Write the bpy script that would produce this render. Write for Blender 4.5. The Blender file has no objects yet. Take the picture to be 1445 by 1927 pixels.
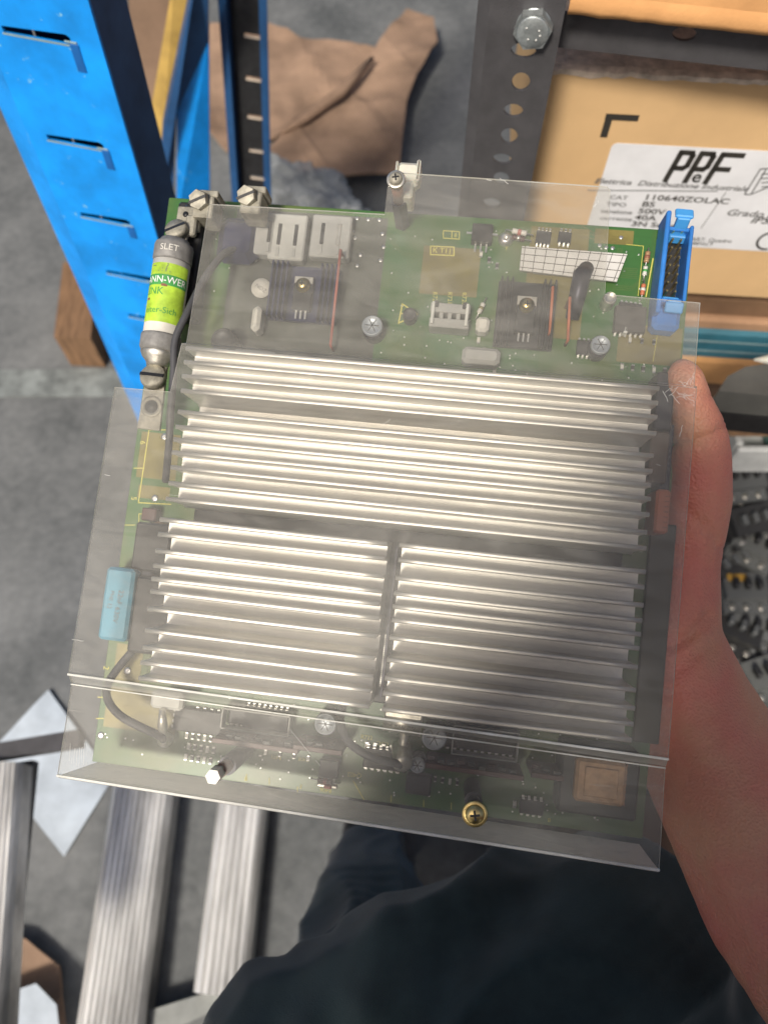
import bpy, bmesh, math, random
import numpy as np
from mathutils import Matrix, Vector, Euler, noise

random.seed(4)
R = math.radians
S = bpy.context.scene
COL = S.collection

# ------------------------------------------------------------------ camera, sky, sun, exposure
CAM_H = 1.25
CAM_M = Matrix.Translation((0, 0, CAM_H)) @ Matrix.Rotation(R(26), 4, 'X')     # looks 64 degrees below the horizon
cd = bpy.data.cameras.new('camera'); cam = bpy.data.objects.new('camera', cd); COL.objects.link(cam)
cam.matrix_world = CAM_M
cd.sensor_fit = 'VERTICAL'; cd.sensor_height = 36; cd.lens = 26.715
cd.clip_start = 0.02; cd.clip_end = 200
cd.dof.use_dof = True; cd.dof.focus_distance = 0.362; cd.dof.aperture_fstop = 8.5
S.camera = cam

SUN_TO = Vector((-0.25, -0.60, 0.76)).normalized()
el = math.asin(SUN_TO.z); az = math.atan2(SUN_TO.x, SUN_TO.y)
w = bpy.data.worlds.new('World'); S.world = w; w.use_nodes = True
nt = w.node_tree; bg = nt.nodes['Background']
sky = nt.nodes.new('ShaderNodeTexSky'); sky.sky_type = 'NISHITA'; sky.sun_disc = False
sky.sun_elevation = el; sky.sun_rotation = az
sky.air_density = 0.7; sky.dust_density = 5.0; sky.ozone_density = 0.6
nt.links.new(sky.outputs[0], bg.inputs[0]); bg.inputs[1].default_value = 0.095
sl = bpy.data.lights.new('sun', 'SUN'); sl.energy = 4.1; sl.angle = R(10); sl.color = (1.0, 0.93, 0.83)
so = bpy.data.objects.new('sun', sl); COL.objects.link(so)
so.rotation_euler = SUN_TO.to_track_quat('Z', 'Y').to_euler()
vs = S.view_settings; vs.view_transform = 'Standard'; vs.look = 'None'; vs.exposure = 0.0; vs.gamma = 1.0
S.cycles.max_bounces = 10; S.cycles.transparent_max_bounces = 24; S.cycles.sample_clamp_indirect = 6

# ------------------------------------------------------------------ geometry of places
F_PX = 1430.0; CX = 722.5; CY = 963.5
CAM_R = CAM_M.to_3x3(); CAM_P = CAM_M.to_translation()
def ray(u, v): return CAM_R @ Vector(((u - CX) / F_PX, -(v - CY) / F_PX, -1.0))
def W(u, v, t): return CAM_P + ray(u, v) * t
def WZ(u, v, z=0.0):
    d = ray(u, v); return CAM_P + d * ((z - CAM_H) / d.z)
def WY(u, v, y):
    d = ray(u, v); return CAM_P + d * (y / d.y)
# the held unit: local millimetres, x along the fins, y up the board, z out of it; z = 0 on the fin tips
UM = CAM_M @ Matrix.Translation((0.00635, -0.01097, -0.357)) @ (
    Matrix.Rotation(-.0845, 4, 'X') @ Matrix.Rotation(-.087, 4, 'Y') @ Matrix.Rotation(-.1106, 4, 'Z'))
UI = UM.inverted()
def P(u, v, z=-50.0):
    o = UI @ CAM_P; d = UI.to_3x3() @ ray(u, v)
    k = (z * .001 - o.z) / d.z
    q = (o + d * k) * 1000
    return (q.x, q.y, z)
def UW(p): return UM @ (Vector(p) * .001)

# ------------------------------------------------------------------ materials
MATS = {}
def mat(name, col, rough=.5, metal=0., var=.12, vscale=30., bump=0., bscale=200., alpha_fac=None, stretch=(1, 1, 1),
        spec=.5, sss=0., col2=None, coat=0., aniso=0.):
    if name in MATS: return MATS[name]
    m = bpy.data.materials.new(name); m.use_nodes = True; n = m.node_tree.nodes; l = m.node_tree.links
    b = n['Principled BSDF']
    tc = n.new('ShaderNodeTexCoord'); mp = n.new('ShaderNodeMapping'); mp.inputs['Scale'].default_value = stretch
    l.new(tc.outputs['Object'], mp.inputs[0])
    nz = n.new('ShaderNodeTexNoise'); nz.inputs['Scale'].default_value = vscale; nz.inputs['Detail'].default_value = 6
    nz.inputs['Roughness'].default_value = .6
    l.new(mp.outputs[0], nz.inputs[0])
    mx = n.new('ShaderNodeMix'); mx.data_type = 'RGBA'
    c2 = col2 or tuple(c * (1 - var * 2) for c in col)
    c1 = col if col2 else tuple(min(1, c * (1 + var)) for c in col)
    mx.inputs['A'].default_value = (*c1, 1); mx.inputs['B'].default_value = (*c2, 1)
    cr = n.new('ShaderNodeValToRGB'); cr.color_ramp.elements[0].position = .35; cr.color_ramp.elements[1].position = .68
    l.new(nz.outputs[0], cr.inputs[0]); l.new(cr.outputs[0], mx.inputs[0])
    l.new(mx.outputs['Result'], b.inputs['Base Color'])
    b.inputs['Metallic'].default_value = metal
    mr = n.new('ShaderNodeMapRange'); mr.inputs['To Min'].default_value = max(.03, rough - .08); mr.inputs['To Max'].default_value = min(1, rough + .12)
    l.new(nz.outputs[0], mr.inputs[0]); l.new(mr.outputs[0], b.inputs['Roughness'])
    b.inputs['Specular IOR Level'].default_value = spec
    if coat: b.inputs['Coat Weight'].default_value = coat
    if aniso: b.inputs['Anisotropic'].default_value = aniso
    if sss:
        b.inputs['Subsurface Weight'].default_value = sss; b.inputs['Subsurface Radius'].default_value = (.008, .003, .0015)
        b.inputs['Subsurface Scale'].default_value = 1.
    if bump:
        n2 = n.new('ShaderNodeTexNoise'); n2.inputs['Scale'].default_value = bscale; n2.inputs['Detail'].default_value = 5
        l.new(mp.outputs[0], n2.inputs[0])
        bp = n.new('ShaderNodeBump'); bp.inputs['Strength'].default_value = bump; bp.inputs['Distance'].default_value = .001
        l.new(n2.outputs[0], bp.inputs['Height']); l.new(bp.outputs[0], b.inputs['Normal'])
    MATS[name] = m
    return m

ALU = mat('brushed_aluminium', (.78, .76, .715), .48, .92, .10, 60, .12, 500, stretch=(.06, 2.5, 1))
ALU2 = mat('aluminium_base', (.62, .60, .56), .45, .9, .2, 50, .1, 300, stretch=(.08, 2, 1))
BLACKM = mat('black_plastic', (.018, .018, .019), .45, 0, .2, 80, .1, 600)
DARKP = mat('dark_anodised', (.03, .03, .045), .4, .5, .2, 80)
GREYP = mat('grey_plastic', (.36, .36, .34), .5, 0, .1, 60)
PALEP = mat('pale_plastic', (.62, .62, .58), .45, 0, .08, 60)
NYLON = mat('nylon_white', (.60, .58, .50), .35, 0, .06, 60, sss=.2)
TIN = mat('tinned_steel', (.66, .63, .55), .38, .9, .18, 120, .2, 400)
OLDTIN = mat('tarnished_tin', (.33, .31, .25), .55, .35, .22, 140, .25, 500)
GOLD = mat('yellow_zinc', (.70, .55, .24), .28, 1., .2, 200)
SOLDER = mat('solder', (.75, .74, .70), .3, .9, .1, 300)
COPPER = mat('copper_winding', (.42, .25, .13), .5, .2, .15, 200)
BROWNR = mat('brown_tube', (.25, .10, .06), .5, 0, .2, 100)
REDW = mat('pink_wire', (.42, .13, .10), .5)
ORANGE = mat('orange_component', (.50, .16, .08), .45)
SILK = mat('silkscreen_yellow', (.62, .56, .12), .6, 0, .1)
SILKW = mat('print_white', (.78, .78, .74), .6, 0, .05)
INK = mat('print_black', (.03, .027, .022), .6, 0, .05)
INKG = mat('print_grey', (.13, .13, .13), .6, 0, .05)
OLIVE = mat('copper_plane_under_mask', (.20, .17, .055), .35, .1, .15, 60, .05, 300)
CERAM = mat('fuse_ceramic', (.62, .60, .54), .4, 0, .1, 60)
CAPGR = mat('fuse_cap_metal', (.21, .205, .195), .62, .15, .2, 120, .2, 500)
LIME = mat('lime_label', (.40, .60, .05), .5, 0, .2, 120)
GREEN = mat('green_band', (.06, .30, .07), .5, 0, .1, 90)
BLUECAP = mat('sky_blue_epoxy', (.085, .29, .40), .35, 0, .08, 60)
BLUECON = mat('blue_connector', (.035, .19, .55), .38, 0, .1, 60)
DISC = mat('capacitor_top', (.42, .46, .50), .4, .4, .1, 100)
DBROWN = mat('dark_red_laminate', (.07, .022, .018), .45, 0, .2, 60)
CABLE = mat('grey_cable', (.065, .065, .07), .5, 0, .1, 60)
SILVERL = mat('silver_label', (.72, .70, .66), .4, .3, .06, 60)

def pcb_mat():
    m = bpy.data.materials.new('green_solder_mask'); m.use_nodes = True; n = m.node_tree.nodes; l = m.node_tree.links
    b = n['Principled BSDF']; tc = n.new('ShaderNodeTexCoord')
    v = n.new('ShaderNodeTexVoronoi'); v.feature = 'DISTANCE_TO_EDGE'; v.distance = 'EUCLIDEAN'; v.inputs['Scale'].default_value = 180
    br = n.new('ShaderNodeTexBrick'); br.inputs['Scale'].default_value = 60; br.inputs['Mortar Size'].default_value = .04
    br.inputs['Color1'].default_value = (1, 1, 1, 1); br.inputs['Color2'].default_value = (.93, .93, .93, 1); br.inputs['Mortar'].default_value = (.86, .86, .86, 1)
    br.offset_frequency = 3; br.squash = .4
    nz = n.new('ShaderNodeTexNoise'); nz.inputs['Scale'].default_value = 22; nz.inputs['Detail'].default_value = 3
    for x in (br, nz): l.new(tc.outputs['Object'], x.inputs[0])
    cr = n.new('ShaderNodeValToRGB'); e = cr.color_ramp.elements
    e[0].position = .42; e[0].color = (.04, .125, .032, 1); e[1].position = .62; e[1].color = (.095, .135, .036, 1)
    l.new(nz.outputs[0], cr.inputs[0])
    mx = n.new('ShaderNodeMix'); mx.data_type = 'RGBA'; mx.inputs['A'].default_value = (.028, .075, .022, 1)
    l.new(br.outputs[0], mx.inputs[0]); l.new(cr.outputs[0], mx.inputs['B'])
    l.new(mx.outputs['Result'], b.inputs['Base Color']); b.inputs['Roughness'].default_value = .38
    return m
PCB = pcb_mat()

def film_mat(name, haze, tint, glow=0.):
    """clear plastic sheet grown milky with dust and fine scratches"""
    m = bpy.data.materials.new(name); m.use_nodes = True; n = m.node_tree.nodes; l = m.node_tree.links
    n.remove(n['Principled BSDF']); out = n['Material Output']
    tr = n.new('ShaderNodeBsdfTransparent'); tr.inputs[0].default_value = (.955, .95, .935, 1)
    df = n.new('ShaderNodeBsdfDiffuse'); df.inputs[0].default_value = (*tint, 1)
    if glow:      # thin sheet seen on edge: light scatters through it
        tl = n.new('ShaderNodeBsdfTranslucent'); tl.inputs[0].default_value = (*tint, 1)
        mg = n.new('ShaderNodeMixShader'); mg.inputs[0].default_value = glow; l.new(df.outputs[0], mg.inputs[1]); l.new(tl.outputs[0], mg.inputs[2]); df = mg
    gl = n.new('ShaderNodeBsdfGlossy'); gl.inputs['Roughness'].default_value = .42; gl.inputs[0].default_value = (1, 1, 1, 1)
    tc = n.new('ShaderNodeTexCoord')
    nz = n.new('ShaderNodeTexNoise'); nz.inputs['Scale'].default_value = 14; nz.inputs['Detail'].default_value = 9; nz.inputs['Roughness'].default_value = .65
    l.new(tc.outputs['Object'], nz.inputs[0])
    mr = n.new('ShaderNodeMapRange'); mr.inputs['From Min'].default_value = .3; mr.inputs['From Max'].default_value = .75
    mr.inputs['To Min'].default_value = haze * .62; mr.inputs['To Max'].default_value = haze * 1.55
    l.new(nz.outputs[0], mr.inputs[0])
    sm = n.new('ShaderNodeTexNoise'); sm.inputs['Scale'].default_value = 38; sm.inputs['Detail'].default_value = 5; sm.inputs['Distortion'].default_value = 2.2
    mps = n.new('ShaderNodeMapping'); mps.inputs['Scale'].default_value = (.5, 1.6, 1); mps.inputs['Rotation'].default_value = (0, 0, .6); l.new(tc.outputs['Object'], mps.inputs[0]); l.new(mps.outputs[0], sm.inputs[0])
    sr = n.new('ShaderNodeMapRange'); sr.inputs['From Min'].default_value = .4; sr.inputs['From Max'].default_value = .7; sr.inputs['To Min'].default_value = .8; sr.inputs['To Max'].default_value = 1.45; l.new(sm.outputs[0], sr.inputs[0])
    smx = n.new('ShaderNodeMath'); smx.operation = 'MULTIPLY'; l.new(mr.outputs[0], smx.inputs[0]); l.new(sr.outputs[0], smx.inputs[1]); mr = smx
    # scratches: thin stretched streaks where the sheet is scuffed
    mp = n.new('ShaderNodeMapping'); mp.inputs['Scale'].default_value = (9, 420, 1); mp.inputs['Rotation'].default_value = (0, 0, .5)
    l.new(tc.outputs['Object'], mp.inputs[0])
    s1 = n.new('ShaderNodeTexNoise'); s1.inputs['Scale'].default_value = 3; s1.inputs['Detail'].default_value = 2; l.new(mp.outputs[0], s1.inputs[0])
    r1 = n.new('ShaderNodeValToRGB'); r1.color_ramp.elements[0].position = .70; r1.color_ramp.elements[1].position = .76
    l.new(s1.outputs[0], r1.inputs[0])
    s2 = n.new('ShaderNodeTexNoise'); s2.inputs['Scale'].default_value = 20; l.new(tc.outputs['Object'], s2.inputs[0])
    r2 = n.new('ShaderNodeValToRGB'); r2.color_ramp.elements[0].position = .52; r2.color_ramp.elements[1].position = .68; l.new(s2.outputs[0], r2.inputs[0])
    mm = n.new('ShaderNodeMath'); mm.operation = 'MULTIPLY'; l.new(r1.outputs[0], mm.inputs[0]); l.new(r2.outputs[0], mm.inputs[1])
    ad = n.new('ShaderNodeMath'); ad.operation = 'MULTIPLY_ADD'; ad.use_clamp = True; ad.inputs[1].default_value = .25
    l.new(mm.outputs[0], ad.inputs[0]); l.new(mr.outputs[0], ad.inputs[2])
    fr = n.new('ShaderNodeFresnel'); fr.inputs[0].default_value = 1.3
    fm = n.new('ShaderNodeMath'); fm.operation = 'MULTIPLY'; fm.inputs[1].default_value = .45; l.new(fr.outputs[0], fm.inputs[0])
    m1 = n.new('ShaderNodeMixShader'); l.new(ad.outputs[0], m1.inputs[0]); l.new(tr.outputs[0], m1.inputs[1]); l.new(df.outputs[0], m1.inputs[2])
    m2 = n.new('ShaderNodeMixShader'); l.new(fm.outputs[0], m2.inputs[0]); l.new(m1.outputs[0], m2.inputs[1]); l.new(gl.outputs[0], m2.inputs[2])
    l.new(m2.outputs[0], out.inputs[0])
    return m
FILM = film_mat('hazy_clear_plastic', .125, (.44, .43, .395))
FILM_EDGE = film_mat('cut_edge_and_bend_glint', .6, (.80, .80, .74))
FILM_FL = film_mat('hazy_bent_flange', .92, (.90, .90, .86), .6)

# ------------------------------------------------------------------ mesh builder
class MB:
    def __init__(s, scale=.001): s.bm = bmesh.new(); s.mats = []; s.k = scale
    def mi(s, m):
        if m not in s.mats: s.mats.append(m)
        return s.mats.index(m)
    def add(s, verts, faces, m, smooth=False, M=None):
        i = s.mi(m); vs_ = [s.bm.verts.new((M @ Vector(v)) if M is not None else Vector(v)) for v in verts]
        for f in faces:
            try: fc = s.bm.faces.new([vs_[k] for k in f])
            except ValueError: continue
            fc.material_index = i; fc.smooth = smooth
        return vs_
    def box(s, c, size, m, rot=0., bev=0., M=None):
        x, y, z = [a / 2 for a in size]; b = min(bev, x * .9, y * .9, z * .9)
        T = Matrix.Translation(c) @ Matrix.Rotation(rot, 4, 'Z')
        if M is not None: T = M @ T
        if b <= 0:
            v = [(-x, -y, -z), (x, -y, -z), (x, y, -z), (-x, y, -z), (-x, -y, z), (x, -y, z), (x, y, z), (-x, y, z)]
            s.add(v, [(3, 2, 1, 0), (4, 5, 6, 7), (0, 1, 5, 4), (1, 2, 6, 5), (2, 3, 7, 6), (3, 0, 4, 7)], m, M=T)
        else:
            def ring(xx, yy, zz, bb): return [(-xx + bb, -yy, zz), (xx - bb, -yy, zz), (xx, -yy + bb, zz), (xx, yy - bb, zz), (xx - bb, yy, zz), (-xx + bb, yy, zz), (-xx, yy - bb, zz), (-xx, -yy + bb, zz)]
            v = ring(x - b, y - b, -z, b * .4) + ring(x, y, -z + b, b) + ring(x, y, z - b, b) + ring(x - b, y - b, z, b * .4)
            f = [tuple(range(7, -1, -1)), tuple(range(24, 32))]
            for r in range(3):
                for k in range(8): f.append((r * 8 + k, r * 8 + (k + 1) % 8, r * 8 + 8 + (k + 1) % 8, r * 8 + 8 + k))
            s.add(v, f, m, M=T)
    def tube(s, pts, rad, m, seg=12, caps=True, smooth=True):
        pts = [Vector(p) for p in pts]; n = len(pts)
        rad = rad if isinstance(rad, (list, tuple)) else [rad] * n
        v = []; up = None
        for i, p in enumerate(pts):
            d = (pts[min(i + 1, n - 1)] - pts[max(i - 1, 0)])
            if d.length < 1e-9: d = Vector((0, 0, 1))
            d.normalize()
            if up is None: up = d.orthogonal().normalized()
            up = (up - d * up.dot(d));
            if up.length < 1e-6: up = d.orthogonal()
            up.normalize(); sd = d.cross(up)
            for k in range(seg):
                a = 2 * math.pi * k / seg; v.append(p + (up * math.cos(a) + sd * math.sin(a)) * rad[i])
        f = []
        for i in range(n - 1):
            for k in range(seg): f.append((i * seg + k, i * seg + (k + 1) % seg, (i + 1) * seg + (k + 1) % seg, (i + 1) * seg + k))
        vs_ = s.add(v, f, m, smooth)
        if caps:
            i = s.mi(m)
            for ring in (vs_[:seg][::-1], vs_[-seg:]):
                fc = s.bm.faces.new(ring); fc.material_index = i
    def lathe(s, prof, m, c=(0, 0, 0), axis=(0, 0, 1), seg=20, smooth=True):
        """prof: list of (radius, height) along the axis; sharp steps doubled"""
        ax = Vector(axis).normalized(); T = Matrix.Translation(c) @ ax.to_track_quat('Z', 'Y').to_matrix().to_4x4()
        v = []; f = []
        for r, h in prof:
            for k in range(seg):
                a = 2 * math.pi * k / seg; v.append((max(r, 1e-5) * math.cos(a), max(r, 1e-5) * math.sin(a), h))
        for i in range(len(prof) - 1):
            for k in range(seg): f.append((i * seg + k, i * seg + (k + 1) % seg, (i + 1) * seg + (k + 1) % seg, (i + 1) * seg + k))
        f.append(tuple(range(seg - 1, -1, -1))); f.append(tuple(range((len(prof) - 1) * seg, len(prof) * seg)))
        s.add(v, f, m, smooth, T)
    def prism(s, poly, z0, z1, m, M=None, smooth=False):
        n = len(poly)
        v = [(x, y, z0) for x, y in poly] + [(x, y, z1) for x, y in poly]
        f = [tuple(range(n - 1, -1, -1)), tuple(range(n, 2 * n))] + [(k, (k + 1) % n, n + (k + 1) % n, n + k) for k in range(n)]
        s.add(v, f, m, smooth, M)
    def hexa(s, q, thick, m):
        """slab under the 4 (or n) corner points q, thickness vector thick"""
        q = [Vector(p) for p in q]; th = Vector(thick); n = len(q)
        v = q + [p + th for p in q]
        s.add(v, [tuple(range(n)), tuple(range(2 * n - 1, n - 1, -1))] + [(k, n + k, n + (k + 1) % n, (k + 1) % n) for k in range(n)], m)
    def text(s, body, size, M, m, thick=0., align='CENTER', bend=None, shear=0., bold=0.):
        cu = bpy.data.curves.new('t', 'FONT'); cu.body = body; cu.size = size; cu.align_x = align; cu.align_y = 'CENTER'; cu.shear = shear
        cu.resolution_u = 3; cu.extrude = thick; cu.offset = bold
        ob = bpy.data.objects.new('t', cu); COL.objects.link(ob)
        me = bpy.data.meshes.new_from_object(ob.evaluated_get(bpy.context.evaluated_depsgraph_get()))
        vv = [v.co.copy() for v in me.vertices]
        if bend: vv = [bend(v) for v in vv]
        s.add(vv, [tuple(p.vertices) for p in me.polygons], m, M=M)
        bpy.data.objects.remove(ob); bpy.data.curves.remove(cu); bpy.data.meshes.remove(me)
    def build(s, name, parent=None, origin=None, **kw):
        bmesh.ops.recalc_face_normals(s.bm, faces=s.bm.faces)
        if origin is None and s.bm.verts:
            cs = np.array([v.co for v in s.bm.verts]); lo, hi = cs.min(0), cs.max(0); origin = ((lo + hi) / 2)
            if parent is None: origin[2] = lo[2]
        origin = Vector(origin)
        bmesh.ops.translate(s.bm, vec=-origin, verts=s.bm.verts)
        if s.k != 1: bmesh.ops.scale(s.bm, vec=(s.k,) * 3, verts=s.bm.verts)
        me = bpy.data.meshes.new(name); s.bm.to_mesh(me); s.bm.free()
        for m in s.mats: me.materials.append(m)
        o = bpy.data.objects.new(name, me); COL.objects.link(o)
        o.location = origin * s.k
        if parent is not None: attach(o, parent)
        for k, v in kw.items(): o[k] = v
        return o
ORG = {}
def attach(o, parent):
    """parts are written in their thing's frame; under a part, take off that part's own place"""
    full = Vector(o.location)
    ORG[o.name] = full.copy()
    if parent.name in ORG: o.location = full - ORG[parent.name]
    o.parent = parent
def empty(name, label, cat, M=None, group=None):
    o = bpy.data.objects.new(name, None); COL.objects.link(o); o.empty_display_size = .05
    if M is not None: o.matrix_world = M
    o['label'] = label; o['category'] = cat
    if group: o['group'] = group
    return o
def plate(name, outline, holes, thick, M, m, parent=None, bev=0., **kw):
    """flat sheet with real holes; outline/holes are lists of 2D points (metres)"""
    cu = bpy.data.curves.new('c', 'CURVE'); cu.dimensions = '2D'; cu.fill_mode = 'BOTH'; cu.extrude = thick / 2; cu.bevel_depth = bev
    for poly in [outline] + holes:
        sp = cu.splines.new('POLY'); sp.points.add(len(poly) - 1); sp.use_cyclic_u = True
        for p, q in zip(sp.points, poly): p.co = (q[0], q[1], 0, 1)
    ob = bpy.data.objects.new('c', cu); COL.objects.link(ob)
    me = bpy.data.meshes.new_from_object(ob.evaluated_get(bpy.context.evaluated_depsgraph_get()))
    bpy.data.objects.remove(ob); bpy.data.curves.remove(cu)
    me.name = name; me.materials.clear(); me.materials.append(m)
    o = bpy.data.objects.new(name, me); COL.objects.link(o); o.matrix_local = M
    if parent is not None: o.parent = parent
    for k, v in kw.items(): o[k] = v
    return o

# ================================================================== THE HELD POWER UNIT
unit = empty('power_module', 'electronic power module with silver finned heatsinks under a hazy plastic cover, held in hand', 'power module', UM)

# ---- circuit board
mb = MB(); mb.box((-9.5, 22, -51), (291, 318, 1.8), PCB, bev=.3)
pcb = mb.build('circuit_board', unit)
def sub(mb_, name, par=None, **kw): return mb_.build(name, par or pcb, **kw)

def rectpoly(u0, v0, u1, v1, z): a = P(u0, v0, z); b = P(u1, v1, z); return a, b
# olive copper areas printed under the mask
for (u0, v0, u1, v1) in [(798, 462, 896, 560), (268, 812, 330, 905), (262, 912, 318, 942), (222, 1210, 262, 1290), (205, 1290, 330, 1385), (1165, 610, 1278, 690), (1120, 430, 1190, 462), (1000, 425, 1090, 640), (262, 1000, 300, 1060)]:
    a, b = rectpoly(u0, v0, u1, v1, -50)
    mb = MB(); mb.box(((a[0] + b[0]) / 2, (a[1] + b[1]) / 2, -50.02), (abs(b[0] - a[0]), abs(b[1] - a[1]), .16), OLIVE)
    sub(mb, 'copper_area')
mb = MB(); mb.box((-71, 131, -49.98), (86, 92, .14), mat('dark_grey_board_tone', (.085, .09, .075), .4, 0, .25, 40)); sub(mb, 'dark_grey_patch')  # darker grey patch laid over the upper left of the board
# printed tracks: bundles running square and at 45 degrees under the mask
TRK = mat('copper_track_under_mask', (.075, .135, .04), .35, 0, .1, 60); rt_ = random.Random(9); mb = MB()
def track(x, y, n, pitch, segs):
    for q in range(n):
        px_, py_ = x + (q * pitch if abs(segs[0][1]) > 0 else 0), y + (q * pitch if abs(segs[0][0]) > 0 else 0); p_ = Vector((px_, py_, -50.04))
        for dx, dy in segs:
            e2 = p_ + Vector((dx, dy, 0)); d_ = e2 - p_
            if not (-150 < e2.x < 132 and -132 < e2.y < 176): break
            mb.box((p_ + e2) / 2, (d_.length + .3, .42, .12), TRK, rot=math.atan2(d_.y, d_.x)); p_ = e2
for _ in range(95):
    x = rt_.uniform(-148, 130); y = rt_.choice([rt_.uniform(84, 174), rt_.uniform(-132, -84), rt_.uniform(-132, 174)]); a = rt_.uniform(4, 26); b = rt_.uniform(3, 10) * rt_.choice((-1, 1)); c_ = rt_.uniform(4, 24) * rt_.choice((-1, 1))
    track(x, y, rt_.randint(1, 6), 1.05, [(a, 0), (abs(b), b), (c_ if c_ > 0 else 0, 0 if c_ > 0 else c_)] if rt_.random() < .5 else [(0, a), (b, abs(b)), (0, abs(c_))])
sub(mb, 'copper_tracks', kind='stuff')
mb = MB()
for _ in range(420):
    x = rt_.uniform(-150, 132); y = rt_.choice([rt_.uniform(84, 176), rt_.uniform(-133, -84)])
    mb.lathe([(.55, 0), (.5, .12), (.2, .1)], SOLDER, c=(x, y, -50.1), seg=6)
sub(mb, 'solder_dots', kind='stuff')
# silkscreen print: all the yellow lettering and outlines
mb = MB()
def ST(txt, u, v, size, rot=0., m=SILK): 
    a = P(u, v, -49.85); mb.text(txt, size, Matrix.Translation(a) @ Matrix.Rotation(rot, 4, 'Z'), m)
def SLN(pts, wd=.45, m=SILK, z=-49.9):
    for (u0, v0), (u1, v1) in zip(pts[:-1], pts[1:]):
        a = Vector(P(u0, v0, z)); b = Vector(P(u1, v1, z)); d = b - a
        mb.box((a + b) / 2, (d.length + wd, wd, .1), m, rot=math.atan2(d.y, d.x))
SLN([(810, 463), (854, 465), (854, 481), (810, 479), (810, 463)], .6); ST('K T11', 832, 472, 4.2)
SLN([(834, 434), (864, 436), (864, 450), (834, 448), (834, 434)]); SLN([(850, 435), (850, 449)]); ST('8', 857, 443, 3.2)
ST('R722', 818, 561, 3.4, R(-85)); ST('R721', 846, 561, 3.4, R(-85)); ST('R720', 873, 562, 3.4, R(-85))
SLN([(757, 572), (786, 591), (750, 608), (757, 572)], .7); SLN([(762, 596), (768, 584), (774, 592), (764, 598)], 1.1)
SLN([(757, 590), (765, 592)], .8)
SLN([(322, 809), (281, 809), (261, 946), (322, 949)], .5); SLN([(253, 881), (272, 881)], .4)
ST('6', 269, 833, 4.5, R(-90)); ST('5', 252, 938, 4.5, R(-90)); ST('2', 200, 1257, 4.5, R(-90)); ST('3', 222, 1128, 4.5, R(-90))
SLN([(236, 988), (254, 988)], .35); SLN([(262, 967), (262, 985), (288, 986), (288, 967), (262, 967)], .35)
SLN([(185, 1312), (197, 1312)], .5); SLN([(182, 1352), (195, 1352)], .5)
ST('Q402', 667, 1458, 3.3, R(180)); ST('R406', 613, 1487, 3.0, R(180)); ST('R471', 520, 1425, 2.8, R(180)); ST('C408', 572, 1429, 2.8, R(180))
ST('D402', 720, 1400, 2.8); ST('R722', 690, 1388, 3.0)
for u, v in [(507, 1470), (560, 1487), (736, 1503), (797, 1512), (849, 1517), (464, 1463)]: SLN([(u, v - 6), (u, v + 6)], .35)
ST('8', 1033, 1543, 3, R(180)); ST('9', 1275, 594, 3.5, R(90)); ST('S02', 1188, 596, 2.8, R(-80)); ST('E', 566, 1480, 3, R(180)); ST('B', 463, 1466, 3)
SLN([(1228, 487), (1215, 558)], .6); SLN([(1178, 460), (1210, 463), (1200, 556)], .3); SLN([(665, 1470), (685, 1505)], .4)
SLN([(1195, 612), (1238, 616)], .4); SLN([(1248, 560), (1228, 680)], .3)
SLN([(938, 455), (955, 458), (952, 470)], .4); SLN([(1180, 448), (1120, 440), (1095, 425)], .3, OLIVE)
SLN([(1178, 452), (1128, 446), (1090, 434)], .3, OLIVE); SLN([(1176, 456), (1124, 452), (1090, 443)], .3, OLIVE)
o = sub(mb, 'silkscreen', kind='stuff')
# via rings and mounting eyelets
def rings(name, pts, ro, ri, m):
    for (u, v) in pts:
        c = P(u, v, -50); k = MB(); k.lathe([(ri, 0), (ro, 0), (ro, .35), (ri, .35)], m, c=(c[0], c[1], -50.1), seg=14)
        k.lathe([(ri * .98, 0), (ri * .98, .2)], BLACKM, c=(c[0], c[1], -50.1), seg=10)
        sub(k, name)
rings('eyelet', [(190, 1384), (310, 822), (292, 938), (241, 1262), (313, 1271)], 1.9, .9, SOLDER)
rings('via', [(672, 411), (693, 413), (714, 414), (663, 435), (668, 448), (678, 480), (672, 500), (720, 440), (722, 465), (716, 490), (482, 490), (1168, 447), (1286, 455), (1128, 462), (1140, 466), (1152, 467)], 1.1, .45, SOLDER)

# ---- components
def comp(name, u, v, zt, w, h, m, rot=0., z0=-50., bev=.4, top=None):
    c = P(u, v, zt); k = MB()
    k.box((c[0], c[1], (zt + z0) / 2), (w, h, zt - z0), m, rot=rot, bev=bev)
    return k, c
# pale terminal sockets along the upper left edge
for i, (u, v, w, h, m_) in enumerate([(492, 438, 15, 24, GREYP), (541, 445, 20, 26, mat('warm_grey_plastic', (.45, .45, .42), .5)), (622, 444, 22, 24, GREYP)]):
    k, c = comp('x', u, v, -42, w, h, m_, bev=.8)
    for dx in (-4.6, 4.6):
        k.box((c[0] + dx, c[1] + 1, -41.9), (2.0, 12, .8), BLACKM if not (i == 2 and dx > 0) else TIN, bev=.2)
        k.box((c[0] + dx, c[1] - h / 2 + 4, -41.8), (1.6, 5, .8), GREYP)
    sub(k, 'terminal_socket')
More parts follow.
